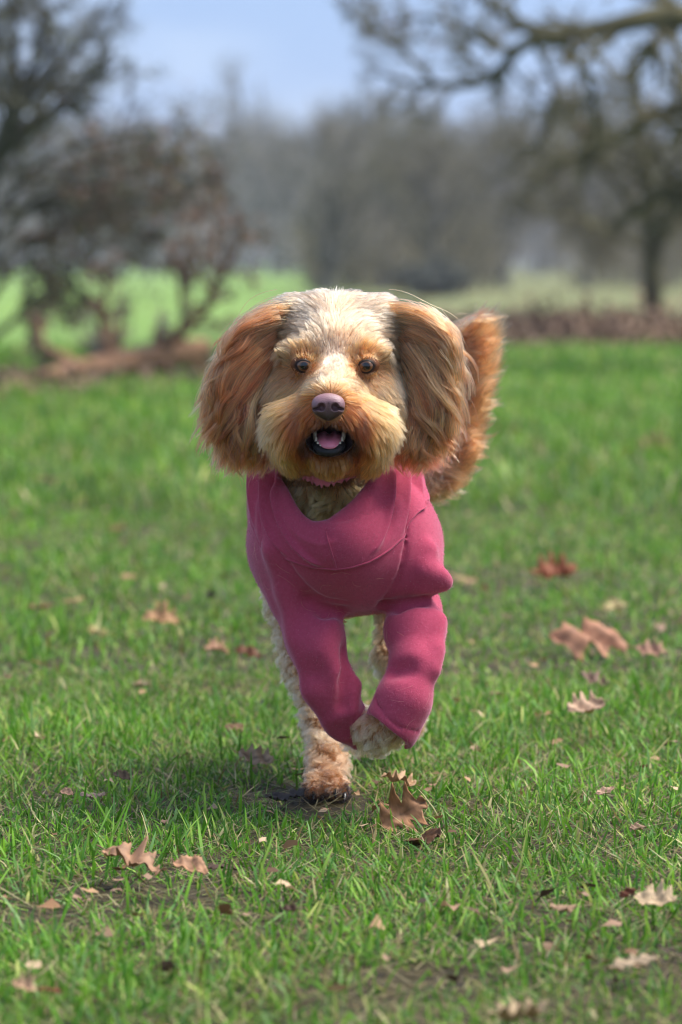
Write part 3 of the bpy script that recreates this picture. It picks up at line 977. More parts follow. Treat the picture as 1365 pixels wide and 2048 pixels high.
    # the fallen log with its upright boughs
    limb_tree('fallen_tree', 'fallen brown log with upcurved boughs lying across the turf at the left', (230, 740),
              [[(20, 790, -0.5, 22), (70, 772, -0.5, 25), (140, 750, -0.3, 27), (230, 732, 0, 28), (320, 715, 0.2, 29), (395, 700, 0.4, 28), (410, 696, 0.42, 20)],
               [(300, 705, 0.2, 14), (350, 672, 0.2, 12), (390, 640, 0.2, 11), (420, 600, 0.2, 10), (432, 550, 0.2, 8), (470, 500, 0.2, 5), (500, 450, 0.2, 3)],
               [(225, 720, 0, 10), (208, 680, 0, 9), (200, 640, 0, 8), (205, 580, 0, 6), (215, 520, 0, 4)],
               [(380, 665, 0.3, 7), (365, 600, 0.3, 6), (368, 540, 0.3, 4), (350, 480, 0.3, 3)],
               [(150, 735, -0.2, 16), (120, 715, -0.2, 13), (80, 690, -0.1, 8), (70, 640, 0, 5)],
               [(425, 590, 0.2, 6), (400, 540, 0.1, 5), (385, 490, 0, 4), (400, 420, 0, 2)],
               [(432, 550, 0.2, 6), (425, 480, 0.3, 4), (440, 420, 0.3, 3), (430, 360, 0.3, 2)]],
              [(9, (0.15, 0.35), (0.5, 1.2), 5, 0.08, 0.2, 0.25), (8, (0.35, 0.7), (0.4, 1.1), 4, 0.05, 0.25, 0.1), (5, (0.35, 0.7), (0.4, 1.1), 4, 0.05, 0.25, 0.1)],
              BARK_LOG, TWIG_GREY, 17.5, 0.0024, leaves=[(LEAF_RUSSET, 0.03, 0.12)], seed=10)
    # low heaps of dead leaves and brash at the foot of both
    for nm, lb, a, b, Yh, wx, hz, mt in (('leaf_litter', 'brown leaf litter bank at the foot of the slim tree, right', 1130, 690, 25.0, 1.1, 0.10, LITTER),
                                        ('leaf_litter', 'pinkish brown leaf litter round the fallen log, left', 90, 778, 17.0, 0.45, 0.03, LITTER)):
        c = ground_at(a, b)
        r = np.random.default_rng(31)
        n = 9000 if a > 600 else 1200
        qx, qy = r.normal(0, 1, n), r.normal(0, 1, n)
        pts = np.stack([c[0] + wx * qx * 0.55, c[1] + qy * 1.0, np.abs(r.normal(0, 1, n)) * hz * np.exp(-(qy ** 2) / 2)], -1)
        v, q = leaf_cards(np.repeat(pts[:, None], 2, 1), 0.07, r, 1.0)
        mesh_obj(nm, v - [c[0], c[1], 0], [q], mt, None, smooth=False, kind='stuff', label=lb, category='leaf litter').location = (c[0], c[1], 0)
    # far wood: three rows of bare trees beyond the pasture
    protos = [standing_tree('bare_tree', 'x', 'bare trees of the far wood', (0, 0), 10.0, 50 + i, BARK_GREY, TWIG_GREY if i % 2 else TWIG_OLIVE, spread=sp, levels=(14, 9, 8), trunk_r=0.022, rmin=0.022, low=0.03) for i, sp in enumerate((0.55, 0.62, 0.5))]
    r = np.random.default_rng(77)
    spots = []
    for row, (Y, nrow, hs) in enumerate(((170, 15, 0.55), (205, 15, 0.75), (250, 16, 1.02), (290, 16, 1.12))):
        half = 0.089 * Y * 1.5
        for i in range(nrow):
            spots.append((-half + 2 * half * (i + r.uniform(0.2, 0.8)) / nrow, Y + r.uniform(-8, 8), hs * r.uniform(0.8, 1.15)))
    for i, (x, y, h) in enumerate(spots):
        lb = 'bare grey brown tree in the blurred wood beyond the pasture'
        if i < 3:
            o = protos[i]
            o.location = (x, y, 0); o.scale = (h * 1.15, h * 1.15, h); o['label'] = lb
        else:
            copy_tree(protos[i % 3], (x, y), (h * r.uniform(1.0, 1.35), h), r.random() * 6.28, lb)
    # scrub that closes the foot of the wood, too dense to count
    r = np.random.default_rng(78)
    VV = []
    n = 560
    qx, qy = r.uniform(-1, 1, n) * 40, r.uniform(185, 300, n)
    st = np.zeros((n, 4, 3)); hh = r.uniform(1.5, 4.5, n)
    st[:, :, 0] = qx[:, None] + r.normal(0, 0.5, (n, 1)) * np.linspace(0, 1, 4); st[:, :, 1] = qy[:, None]
    st[:, :, 2] = hh[:, None] * np.linspace(0, 1, 4)
    sr = np.full((n, 4), 0.05)
    c, cr = sprout(st, sr, 9, (0.35, 0.75), (0.5, 1.3), 3, 0.1, 0.25, (0.7, 0.4), 0.05, r, 0.05)
    c2, cr2 = sprout(c, cr, 2, (0.4, 0.8), (0.5, 1.3), 3, 0.1, 0.25, (0.9, 0.5), 0.05, r, 0.045)
    v, q = join([tubes(st, sr, 3), tubes(c, cr, 3), tubes(c2, cr2, 3)])
    mesh_obj('wood_scrub', v, [q], TWIG_GREY, None, kind='stuff', label='dense grey scrub closing the foot of the far wood', category='scrub')
    r = np.random.default_rng(79)
    n = 260
    a_ = np.where(r.random(n) < 0.68, r.uniform(615, 985, n), r.uniform(1130, 1480, n))
    qy = r.uniform(72, 100, n); qx = (a_ - 682.5) / FPX * qy
    st = np.zeros((n, 4, 3)); hh = r.uniform(0.6, 1.7, n)
    st[:, :, 0] = qx[:, None] + r.normal(0, 0.25, (n, 1)) * np.linspace(0, 1, 4); st[:, :, 1] = qy[:, None]; st[:, :, 2] = hh[:, None] * np.linspace(0, 1, 4)
    sr = np.full((n, 4), 0.022)
    c, cr = sprout(st, sr, 9, (0.35, 0.8), (0.5, 1.3), 3, 0.1, 0.25, (0.7, 0.4), 0.02, r, 0.016)
    c2, cr2 = sprout(c, cr, 2, (0.4, 0.8), (0.5, 1.3), 3, 0.1, 0.25, (0.9, 0.5), 0.05, r, 0.014)
    v, q = join([tubes(st, sr, 3), tubes(c, cr, 3), tubes(c2, cr2, 3)])
    mesh_obj('bramble_scrub', v, [q], TWIG_OLIVE, None, kind='stuff', label='low brown bramble scrub between the thorn trees', category='scrub')
    # nearer thorn trees in the middle distance
    for i, (a, Y, H, lb, tw, lv) in enumerate((
            (655, 70, 2.9, 'bare grey thorn tree rising straight behind the head', TWIG_GREY, None),
            (868, 64, 2.7, 'bare thorn tree with dark ivy behind the raised tail', TWIG_OLIVE, (LEAF_EVER, 0.06, 0.03)),
            (1010, 82, 3.2, 'bare olive brown thorn tree right of the raised tail', TWIG_OLIVE, None),
            (765, 76, 3.3, 'tallest bare thorn tree, above the right ear', TWIG_OLIVE, None),
            (548, 150, 4.8, 'pale bare thorn tree above the left ear', TWIG_GREY, None),
            (1170, 88, 3.2, 'bare brown thorn tree left of the slim tree', TWIG_OLIVE, None),
            (710, 92, 3.4, 'bare thorn tree in the gap between two nearer thorns behind the head', TWIG_GREY, None),
            (935, 90, 3.3, 'bare thorn tree half hidden above the tail tip', TWIG_GREY, None),
            (1270, 96, 3.2, 'low bare thorn tree just behind the slim trunk', TWIG_OLIVE, None),
            (300, 160, 4.2, 'faint bare thorn tree beyond the bright pasture at the left', TWIG_GREY, None))):
        x = (a - 682.5) / FPX * Y
        standing_tree('thorn_tree', lb, None, (x, Y), H, 90 + i, BARK_GREY, tw, spread=0.75, levels=(24, 9, 7), trunk_r=0.035, rmin=0.0075 * (Y / 70), low=0.03, leaves=lv)
    # dark evergreen bush
    x = (868 - 682.5) / FPX * 62
    r = np.random.default_rng(12)
    o = empty('holly_bush', (x, 62, 0), label='dark evergreen bush low behind the raised tail', category='bush')
    st = np.zeros((10, 4, 3)); st[:, :, 2] = np.linspace(0, 0.34, 4); st[:, :, :2] += r.normal(0, 0.26, (10, 1, 2)) * np.linspace(0.3, 1, 4)[None, :, None]
    sr = np.full((10, 4), 0.02)
    c, cr = sprout(st, sr, 30, (0.3, 0.7), (0.4, 1.2), 5, 0.05, 0.3, (0.6, 0.4), 0.1, r, 0.008)
    v, q = join([tubes(st, sr, 5), tubes(c, cr, 3)])
    mesh_obj('stems', v, [q], BARK_DARK, o)
    v, q = leaf_cards(np.repeat(c, 6, 0) + r.normal(0, 0.08, (1800, 5, 3)), 0.07, r, 0.5)
    mesh_obj('leaves', v, [q], LEAF_EVER, o, smooth=False)


if 'ground' not in SKIP:
    build_ground()
if 'grass' not in SKIP:
    build_grass()
if 'trees' not in SKIP:
    build_trees()
if 'leaves' not in SKIP:
    for _i, _s in enumerate(LEAVES):
        build_leaf(_s, _i)


def build_crumbs():
    """torn scraps of dead leaf in the turf"""
    r = np.random.default_rng(41)
    n = 340
    y = np.sqrt(r.uniform(2.5 ** 2, 9 ** 2, n)); x = r.uniform(-1, 1, n) * (0.11 * y + 0.1)
    k = r.random(n) < 0.35
    mi = r.integers(0, len(MUDW), n)
    mc = np.array([m[0] for m in MUDW])[mi]
    x = np.where(k, mc[:, 0] + r.normal(0, 0.10, n), x); y = np.where(k, mc[:, 1] + r.normal(0, 0.14, n), y)
    z = r.uniform(0.006, 0.024, n)
    a = np.linspace(0, 2 * np.pi, 7)[:-1]
    rad = r.uniform(0.002, 0.008, (n, 1)) * r.uniform(0.5, 1.4, (n, 6))
    L = np.stack([rad * np.cos(a) * 1.4, rad * np.sin(a), 0.35 * rad * r.normal(0, 1, (n, 6))], -1)
    tl, yw = r.normal(0, 0.45, n), r.random(n) * 6.28
    c_, s_ = np.cos(tl)[:, None], np.sin(tl)[:, None]
    L = np.stack([L[..., 0], L[..., 1] * c_ - L[..., 2] * s_, L[..., 1] * s_ + L[..., 2] * c_], -1)
    c_, s_ = np.cos(yw)[:, None], np.sin(yw)[:, None]
    L = np.stack([L[..., 0] * c_ - L[..., 1] * s_, L[..., 0] * s_ + L[..., 1] * c_, L[..., 2]], -1)
    V = np.concatenate([np.zeros((n, 1, 3)), L], 1) + np.stack([x, y, z], -1)[:, None]
    o = (np.arange(n) * 7)[:, None, None]
    T = (o + np.array([[0, 1 + i, 1 + (i + 1) % 6] for i in range(6)])[None]).reshape(-1, 3)
    pal = lin(np.array([(166, 130, 94), (130, 96, 66), (186, 158, 124), (96, 70, 48), (66, 50, 38), (150, 118, 94)]))
    C = np.repeat(pal[r.integers(0, 6, n)] * r.normal(1, 0.12, (n, 1)), 7, 0)
    mesh_obj('leaf_scraps', V.reshape(-1, 3), [T], LEAF_MAT, smooth=False, colors=C, kind='stuff', label='torn scraps of dead leaf scattered through the turf', category='leaf litter')


if 'leaves' not in SKIP:
    build_crumbs()
if 'haze' not in SKIP:
    hm = bpy.data.materials.new('haze_air')
    hm.use_nodes = True
    hn, hl = hm.node_tree.nodes, hm.node_tree.links
    hn.clear()
    ho = hn.new('ShaderNodeOutputMaterial')
    hv = hn.new('ShaderNodeVolumePrincipled')
    hv.inputs['Color'].default_value = (0.86, 0.91, 1.0, 1)
    hv.inputs['Density'].default_value = 0.0009
    hv.inputs['Anisotropy'].default_value = 0.3
    hl.new(hv.outputs[0], ho.inputs['Volume'])
    X0, X1, Y0, Y1, Z0, Z1 = -920, 920, -45, 1520, -1.5, 16.0
    hvts = [(x, y, z) for x in (X0, X1) for y in (Y0, Y1) for z in (Z0, Z1)]
    hf = [(0, 1, 3, 2), (4, 6, 7, 5), (0, 4, 5, 1), (2, 3, 7, 6), (0, 2, 6, 4), (1, 5, 7, 3)]
    mesh_obj('haze', hvts, np.array(hf), hm, smooth=False, kind='stuff', label='thin winter haze filling the air over the park', category='haze')


# ------------------------------------------------------------------ the dog
def px(v, Y):
    return v * Y / FPX


def build_dog():
    base = np.array([-0.012, 4.0, 0.0])
    dog = empty('dog', base, label='curly apricot dog running towards the camera in a pink fleece jumper', category='dog')
    M_skin = simple_mat('dog_skin', (150, 104, 66), rough=0.8, var=0.2, scale=80)
    M_fur = hair_mat('dog_fur')
    mid = 668.0
    WARM = np.array([0.99, 0.88, 0.96])
    EYE_PX = ((608, 731), (733, 732))

    # ---- one continuous body: skull, muzzle, neck, trunk, legs, tail, ear flaps
    B = Field()
    B.ell(W(672, 1060, 4.06), (0.082, 0.23, 0.078), 0.02)                 # trunk
    B.ell(W(672, 1090, 3.94), (0.080, 0.10, 0.070), 0.02)                 # chest
    B.cone(W(668, 830, 3.935), W(664, 1040, 3.922), 0.050, 0.072, 0.02)   # neck
    B.ell(W(672, 712, 3.862), (0.057, 0.062, 0.046), 0.015)               # skull
    B.cone(W(610, 650, 3.87), W(735, 650, 3.87), 0.028, 0.028, 0.02)      # crown
    for sx in (-1, 1):
        B.ell(W(mid + sx * 82, 815, 3.85), (0.030, 0.045, 0.046), 0.02)  # cheek
        B.ell(W(mid + sx * 64, 706, 3.818), (0.018, 0.014, 0.010), 0.012) # brow
        B.ell(W(661 + sx * 56, 852, 3.772), (0.031, 0.034, 0.029), 0.014) # lip lobe
    for sx in (-1, 1):
        B.ell(W(664 + sx * 52, 892, 3.806), (0.027, 0.032, 0.023), 0.014)     # beard
    B.cone(W(669, 742, 3.822), W(659, 800, 3.745), 0.022, 0.021, 0.014)   # bridge
    B.cone(W(668, 808, 3.83), W(659, 836, 3.748), 0.044, 0.025, 0.014)    # muzzle
    B.cone(W(664, 888, 3.83), W(660, 911, 3.765), 0.030, 0.0190, 0.012)   # lower jaw
    MC, MR = W(660, 880, 3.742), np.array([0.0235, 0.044, 0.0160])
    B.ell(MC, MR, 0.004, sub=True)                                        # open mouth
    for e_ in EYE_PX:
        B.ell(W(*e_, 3.800) + (0, 0.0026, 0), (0.0099, 0.0097, 0.0099), 0.006)       # socket rim
    # limbs
    B.chain([(605, 1110, 3.94, 52), (627, 1250, 3.90, 32), (662, 1370, 3.885, 26), (712, 1452, 3.91, 28), (722, 1470, 3.94, 26)])
    B.chain([(785, 1110, 3.94, 52), (826, 1200, 3.925, 30), (824, 1330, 3.855, 25), (806, 1410, 3.832, 28), (776, 1452, 3.836, 30), (752, 1466, 3.842, 30), (738, 1450, 3.862, 26)])
    B.chain([(610, 1120, 4.26, 90), (582, 1200, 4.22, 42), (604, 1330, 4.16, 30), (642, 1440, 4.09, 25), (655, 1520, 4.02, 27), (652, 1566, 3.99, 31)], 0.012)
    for q in (-26, -9, 9, 26):
        B.cone(W(652 + q * 0.8, 1560, 3.975), W(652 + q * 1.15, 1588, 3.955), 0.0085, 0.0075, 0.004)
    B.chain([(735, 1120, 4.26, 90), (800, 1190, 4.24, 40), (788, 1310, 4.20, 30), (812, 1420, 4.26, 24), (815, 1445, 4.30, 26)], 0.012)
    B.chain([(740, 1010, 4.30, 50), (850, 985, 4.36, 16), (885, 870, 4.38, 11), (902, 760, 4.37, 9), (935, 660, 4.36, 6)], 0.015)
    # ear flaps
    for pts in (((590, 640, 3.872), (520, 690, 3.868), (482, 780, 3.862), (478, 840, 3.862)), ((765, 640, 3.872), (830, 690, 3.870), (858, 770, 3.866), (858, 840, 3.866))):
        for a, b in zip(pts[:-1], pts[1:]):
            c = (W(*a) + W(*b)) / 2
            d = W(*b) - W(*a)
            L = np.linalg.norm(d); d = d / L
            y = norm(np.array([0, 1.0, 0]) - d[1] * d)
            R = np.stack([d, y, np.cross(d, y)], 1)
            B.ell(c, (L * 0.75, 0.007, 0.026), 0.008, rot=R)
    B.grid((-0.15, 3.68, -0.01), (0.20, 4.56, 0.55), 0.0032)
    V, F = B.mesh()
    V = relax(V, F, 2)
    mesh_obj('body', V, [F], M_skin, dog, base)

    # ---- eyes
    M_eye, n, l, p = new_mat('dog_eye')
    tc = n.new('ShaderNodeTexCoord')
    vm = n.new('ShaderNodeVectorMath'); vm.operation = 'MULTIPLY'
    vm.inputs[1].default_value = (1, 0, 1)
    ln = n.new('ShaderNodeVectorMath'); ln.operation = 'LENGTH'
    l.new(tc.outputs['Object'], vm.inputs[0]); l.new(vm.outputs[0], ln.inputs[0])
    mr = n.new('ShaderNodeMapRange')
    mr.inputs['From Max'].default_value = 0.0080
    l.new(ln.outputs['Value'], mr.inputs['Value'])
    ra = n.new('ShaderNodeValToRGB')
    e = ra.color_ramp.elements
    e[0].position, e[0].color = 0.42, (0.004, 0.003, 0.003, 1)
    e[1].position, e[1].color = 0.50, (0.06, 0.025, 0.009, 1)
    for pos, c in ((0.66, (0.17, 0.074, 0.028, 1)), (0.82, (0.09, 0.038, 0.015, 1)), (0.92, (0.010, 0.006, 0.004, 1))):
        x = ra.color_ramp.elements.new(pos); x.color = c
    l.new(mr.outputs[0], ra.inputs['Fac'])
    l.new(ra.outputs['Color'], p.inputs['Base Color'])
    p.inputs['Roughness'].default_value = 0.05
    p.inputs['Specular IOR Level'].default_value = 0.5
    p.inputs['Coat Weight'].default_value = 0.4
    p.inputs['Coat Roughness'].default_value = 0.02
    M_lid, n, l, p = new_mat('eyelid_skin')
    at = n.new('ShaderNodeAttribute'); at.attribute_name = 'col'
    l.new(at.outputs['Color'], p.inputs['Base Color'])
    p.inputs['Roughness'].default_value = 0.65
    p.inputs['Specular IOR Level'].default_value = 0.25
    EYES = []
    for ex, ey in EYE_PX:
        c = W(ex, ey, 3.800)
        EYES.append(c)
        u, v = np.meshgrid(np.linspace(0, 2 * np.pi, 33)[:-1], np.linspace(0, np.pi, 17)[1:-1])
        r = 0.0083
        sv = np.stack([r * np.sin(v) * np.cos(u), -r * np.cos(v), r * np.sin(v) * np.sin(u)], -1).reshape(-1, 3)
        sv = np.concatenate([sv, [[0, -r, 0], [0, r, 0]]])
        nu, nv = 32, 15
        q = [(j * nu + i, j * nu + (i + 1) % nu, (j + 1) * nu + (i + 1) % nu, (j + 1) * nu + i) for j in range(nv - 1) for i in range(nu)]
        t = [(len(sv) - 2, (i + 1) % nu, i) for i in range(nu)] + [(len(sv) - 1, (nv - 1) * nu + i, (nv - 1) * nu + (i + 1) % nu) for i in range(nu)]
        eo = bpy.data.objects.new('eye', mesh_data('eye', sv, [np.array(q), np.array(t)], M_eye))
        eo.location = c - base
        eo.rotation_euler = (math.radians(2), 0, math.radians(4 if ex < 670 else -2))
        put(eo, dog)
        # lids: a skin strip from the almond edge on the eyeball out to the brow, dark at the edge
        a = np.linspace(0, 2 * np.pi, 49)[:-1]
        sx = -1 if ex < 670 else 1
        ax_, az_ = 0.0074 * np.cos(a), np.where(np.sin(a) > 0, 0.0054, 0.0059) * np.sign(np.sin(a)) * np.abs(np.sin(a)) ** 1.2 + 0.0006 * np.cos(a) * sx
        rows, lc = [], []
        for f_, lift_, dk in ((0.94, -0.0002, 1), (1.0, 0.0004, 1), (1.10, 0.0006, 1.0), (1.22, 0.0003, 0.85), (1.42, -0.0006, 0.35), (1.8, -0.0022, 0.0)):
            X_, Z_ = ax_ * f_, az_ * (f_ * 1.0) 
            rr = np.hypot(X_, Z_)
            Y_ = -np.sqrt(np.clip(0.0083 ** 2 - rr ** 2, 0.0036 ** 2, None)) - lift_
            Y_ = np.where(rr > 0.00745, -0.0036 - lift_ + (rr - 0.00745) * 0.35, Y_)
            rows.append(c + np.stack([X_, Y_, Z_], -1))
            lc.append(np.tile(lin((26, 17, 13)) * dk + lin((120, 70, 36)) * (1 - dk), (48, 1)))
        v_, q_ = ring_mesh(np.array(rows))
        mesh_obj('eyelid', v_, q_[:, ::-1], M_lid, eo, c, colors=np.concatenate(lc))

    # ---- nose leather
    N = W(657, 812, 3.716)
    Nf = Field()
    Nf.ell(N + (0, 0.004, 0.0035), (0.0150, 0.0105, 0.0088), 0.004)
    Nf.ell(N + (-0.0072, 0.003, -0.001), (0.0088, 0.0095, 0.0090), 0.004)
    Nf.ell(N + (0.0072, 0.003, -0.001), (0.0088, 0.0095, 0.0090), 0.004)
    Nf.ell(N + (0, 0.005, -0.006), (0.0088, 0.0085, 0.0085), 0.004)
    for s in (-1, 1):
        Nf.ell(N + (s * 0.0066, -0.007, -0.0010), (0.0038, 0.0080, 0.0040), 0.0012, sub=True)
        a = math.radians(-18 * s)
        R = np.array([[math.cos(a), 0, -math.sin(a)], [0, 1, 0], [math.sin(a), 0, math.cos(a)]])
        Nf.ell(N + (s * 0.0112, -0.004, -0.0026), (0.0055, 0.0065, 0.0015), 0.001, rot=R, sub=True)
    Nf.cone(N + (0, -0.0066, 0.002), N + (0, -0.0035, -0.0145), 0.0008, 0.0013, 0.0014, sub=True)
    Nf.grid(N - 0.02, N + 0.02, 0.0006)
    v, f = Nf.mesh()
    v = relax(v, f, 3, 0.4)
    M_nose, n, l, p = new_mat('nose_leather')
    tc = n.new('ShaderNodeTexCoord')
    vo = n.new('ShaderNodeTexVoronoi'); vo.inputs['Scale'].default_value = 900
    l.new(tc.outputs['Object'], vo.inputs['Vector'])
    bp = n.new('ShaderNodeBump'); bp.inputs['Distance'].default_value = 0.0004; bp.inputs['Strength'].default_value = 0.7
    l.new(vo.outputs['Distance'], bp.inputs['Height']); l.new(bp.outputs['Normal'], p.inputs['Normal'])
    at = n.new('ShaderNodeAttribute'); at.attribute_name = 'col'
    l.new(at.outputs['Color'], p.inputs['Base Color'])
    p.inputs['Roughness'].default_value = 0.42
    p.inputs['Specular IOR Level'].default_value = 0.6
    hz = np.clip((v[:, 2] - N[2] + 0.011) / 0.016, 0, 1)[:, None]
    nc = lin((58, 44, 46)) * (1 - hz) + lin((140, 100, 104)) * hz
    mesh_obj('nose', v, [f], M_nose, dog, base, colors=nc)

    # ---- mouth: lining, tongue, teeth, dark lower lip
    M_gum = simple_mat('mouth_lining', (38, 20, 20), rough=0.45, var=0.3)
    M_tongue = simple_mat('tongue', (222, 128, 146), rough=0.38, spec=0.5, var=0.12, scale=60, bump=0.0004, bump_scale=900, sss=0.2)
    M_tooth = simple_mat('tooth_enamel', (206, 194, 170), rough=0.25, spec=0.5, var=0.06)
    M_lip = simple_mat('lip_skin', (22, 19, 20), rough=0.5, spec=0.3, var=0.25, scale=200, bump=0.0005, bump_scale=500)
    # arc of the lower jaw, as seen from the front
    arc = np.array([(630, 867, 3.757), (631, 876, 3.749), (635, 886, 3.741), (643, 893, 3.736), (658, 896, 3.734), (673, 893, 3.736), (682, 886, 3.741), (687, 876, 3.749), (689, 866, 3.757)], float)
    ai = np.linspace(0, 8, 49)
    arcw = W(np.interp(ai, np.arange(9), arc[:, 0]), np.interp(ai, np.arange(9), arc[:, 1]), np.interp(ai, np.arange(9), arc[:, 2]))
    Lf = Field()
    for a, b in zip(arcw[8:40:2], arcw[10:42:2]):
        Lf.cone(a + (0, 0.0, -0.0046), b + (0, 0.0, -0.0046), 0.0032, 0.0032, 0.003)
    Lf.grid(arcw.min(0) - 0.015, arcw.max(0) + 0.012, 0.001)
    v, f = Lf.mesh()
    mesh_obj('lower_lip', relax(v, f, 2), [f], M_lip, dog, base)
    Tf = Field()
    Tf.ell(W(659, 879, 3.766), (0.0150, 0.036, 0.0088), 0.003, rot=np.array(Matrix.Rotation(math.radians(10), 3, 'X')))
    Tf.cone(W(659, 860, 3.79), W(659, 872, 3.738), 0.0020, 0.0012, 0.006, sub=True)
    Tf.grid(W(659, 884, 3.772) - (0.02, 0.045, 0.02), W(659, 884, 3.772) + (0.02, 0.045, 0.02), 0.001)
    v, f = Tf.mesh()
    mesh_obj('tongue', relax(v, f, 2), [f], M_tongue, dog, base)
    for k, (fi, hh, rr) in enumerate(((0.06, 0.0100, 0.0019), (0.17, 0.0066, 0.0016), (0.27, 0.0040, 0.0014), (0.35, 0.0032, 0.0014), (0.42, 0.0030, 0.0014), (0.47, 0.0028, 0.0013), (0.53, 0.0028, 0.0013), (0.58, 0.0030, 0.0014), (0.65, 0.0032, 0.0014), (0.73, 0.0040, 0.0014), (0.83, 0.0066, 0.0016), (0.94, 0.0098, 0.0019))):
        c = arcw[int(round(fi * 48))]
        a = np.linspace(0, 2 * np.pi, 9)[:-1]
        rows = []
        for s_, w_ in ((-0.6, 0.8), (0.0, 1.0), (0.55, 1.0), (0.9, 0.7)):
            rows.append(c + np.stack([rr * w_ * np.cos(a), 0.8 * rr * w_ * np.sin(a) + s_ * 0.0006, np.full(8, s_ * hh * 0.6 - 0.0008)], -1))
        tip = c + (0, 0.0006, hh * 0.6)
        vv = np.concatenate(rows + [tip[None]])
        q = [(j * 8 + i, j * 8 + (i + 1) % 8, (j + 1) * 8 + (i + 1) % 8, (j + 1) * 8 + i) for j in range(3) for i in range(8)]
        t = [(24 + i, 24 + (i + 1) % 8, 32) for i in range(8)]
        mesh_obj('tooth', vv, [np.array(q), np.array(t)], M_tooth, dog, base)
    Gf = Field()
    Gf.ell(MC + (0, 0.006, 0), MR * (1.02, 0.95, 1.05), 0.002)
    Gf.ell(MC + (0, -0.012, 0), MR * (0.95, 1.0, 0.93), 0.001, sub=True)
    Gf.grid(MC - 0.05, MC + 0.05, 0.0016)
    v, f = Gf.mesh()
    mesh_obj('mouth_lining', relax(v, f, 2), [f], M_gum, dog, base)

    # ---- claws of the planted hind paw
    M_claw = simple_mat('claw_horn', (30, 24, 22), rough=0.22, spec=0.6, var=0.3)
    for qx, qy in ((628, 1587), (645, 1592), (672, 1583), (689, 1589)):
        a = W(qx, qy, 3.952)
        pts = [a, a + (0, -0.006, -0.001), a + (0, -0.011, -0.005)]
        rr = [0.0030, 0.0024, 0.0004]
        vv = np.concatenate([c + np.stack([r * np.cos(t), 0 * t, r * 1.2 * np.sin(t)], -1) for c, r in zip(pts, rr) for t in [np.linspace(0, 2 * np.pi, 9)[:-1]]])
        q = [(j * 8 + i, j * 8 + (i + 1) % 8, (j + 1) * 8 + (i + 1) % 8, (j + 1) * 8 + i) for j in range(2) for i in range(8)]
        mesh_obj('claw', vv, np.array(q), M_claw, dog, base)

    # ---- coat of the head: flow, length, lift and colour of the fur read off key points (mirrored about the mid line)
    T = np.array([
        # u, py, du, dpy, length mm, lift, r, g, b
        (5, 615, 0.4, -0.7, 15, 0.60, 214, 184, 160), (50, 612, 0.8, -0.5, 15, 0.55, 226, 204, 186), (100, 630, 1.0, 0.1, 16, 0.50, 222, 196, 170),
        (8, 650, 0.5, -0.9, 15, 0.45, 205, 176, 152), (45, 650, 0.8, -0.6, 16, 0.45, 222, 198, 178), (90, 660, 1.0, -0.1, 16, 0.42, 224, 200, 178),
        (8, 685, 0.15, -1.0, 10, 0.35, 196, 166, 142), (35, 685, 0.5, -0.9, 12, 0.38, 206, 172, 142), (70, 682, 0.8, -0.6, 12, 0.38, 216, 182, 148),
        (105, 695, 0.9, 0.3, 14, 0.38, 226, 204, 184), (128, 710, 0.5, 0.9, 14, 0.40, 230, 212, 196), (130, 760, 0.2, 1.0, 14, 0.40, 226, 205, 184),
        (4, 725, 0.05, -1.0, 6, 0.30, 222, 206, 198), (22, 738, 0.25, -0.9, 6, 0.30, 214, 192, 174), (40, 718, 0.2, -1.0, 7, 0.35, 200, 148, 96),
        (64, 708, 0.45, -0.9, 7, 0.40, 200, 136, 78), (88, 716, 0.8, -0.5, 8, 0.38, 208, 158, 110), (42, 738, -0.4, -0.6, 4, 0.25, 190, 124, 66),
        (64, 752, 0.3, 0.9, 5, 0.22, 192, 138, 92), (88, 745, 0.8, 0.5, 7, 0.28, 196, 142, 94), (108, 775, 0.5, 0.9, 12, 0.35, 206, 160, 116),
        (6, 760, 0.3, -0.8, 6, 0.30, 222, 184, 148), (16, 778, 0.7, -0.6, 8, 0.35, 216, 164, 116), (34, 764, 0.9, -0.4, 9, 0.35, 220, 174, 128),
        (36, 788, 1.0, -0.1, 12, 0.38, 206, 146, 92), (60, 780, 1.0, 0.2, 15, 0.40, 226, 186, 140), (90, 802, 0.8, 0.7, 19, 0.42, 228, 194, 150),
        (118, 830, 0.5, 0.9, 22, 0.42, 228, 202, 160), (38, 818, 0.8, 0.7, 14, 0.36, 188, 120, 66), (56, 845, 0.4, 1.0, 19, 0.36, 182, 116, 62),
        (85, 860, 0.3, 1.0, 21, 0.38, 206, 158, 104), (122, 880, 0.1, 1.0, 20, 0.40, 220, 194, 148), (100, 912, -0.2, 1.0, 17, 0.36, 196, 160, 104),
        (72, 896, -0.05, 1.0, 15, 0.32, 164, 112, 62), (8, 851, 0.1, 1.0, 5, 0.20, 120, 84, 54), (26, 853, 0.2, 1.0, 8, 0.26, 140, 92, 50),
        (42, 872, 0.2, 1.0, 9, 0.25, 120, 78, 42), (48, 890, 0.1, 1.0, 9, 0.24, 92, 58, 30), (0, 924, 0.05, 1.0, 11, 0.34, 168, 126, 76),
        (36, 922, 0.2, 1.0, 12, 0.34, 168, 122, 70), (60, 930, 0.2, 1.0, 14, 0.34, 176, 134, 82), (0, 950, 0.0, 1.0, 12, 0.36, 172, 134, 82), (60, 955, 0, 1, 14, 0.36, 178, 142, 92),
    ], float)

    T[:12, 4] *= 1.45; T[:12, 5] *= 0.60; T0 = T[:14, 6:9].copy()
    T[24:34, 4] *= 1.35; T[24:34, 5] *= 0.62
    T[34:, 4] *= 0.95
    T[12:24, 4] *= 1.7; T[12:24, 5] *= 0.62
    pale = np.clip((T[:, 8] - 110) / 90, 0, 1)[:, None]                # the cream hair is warm, never white
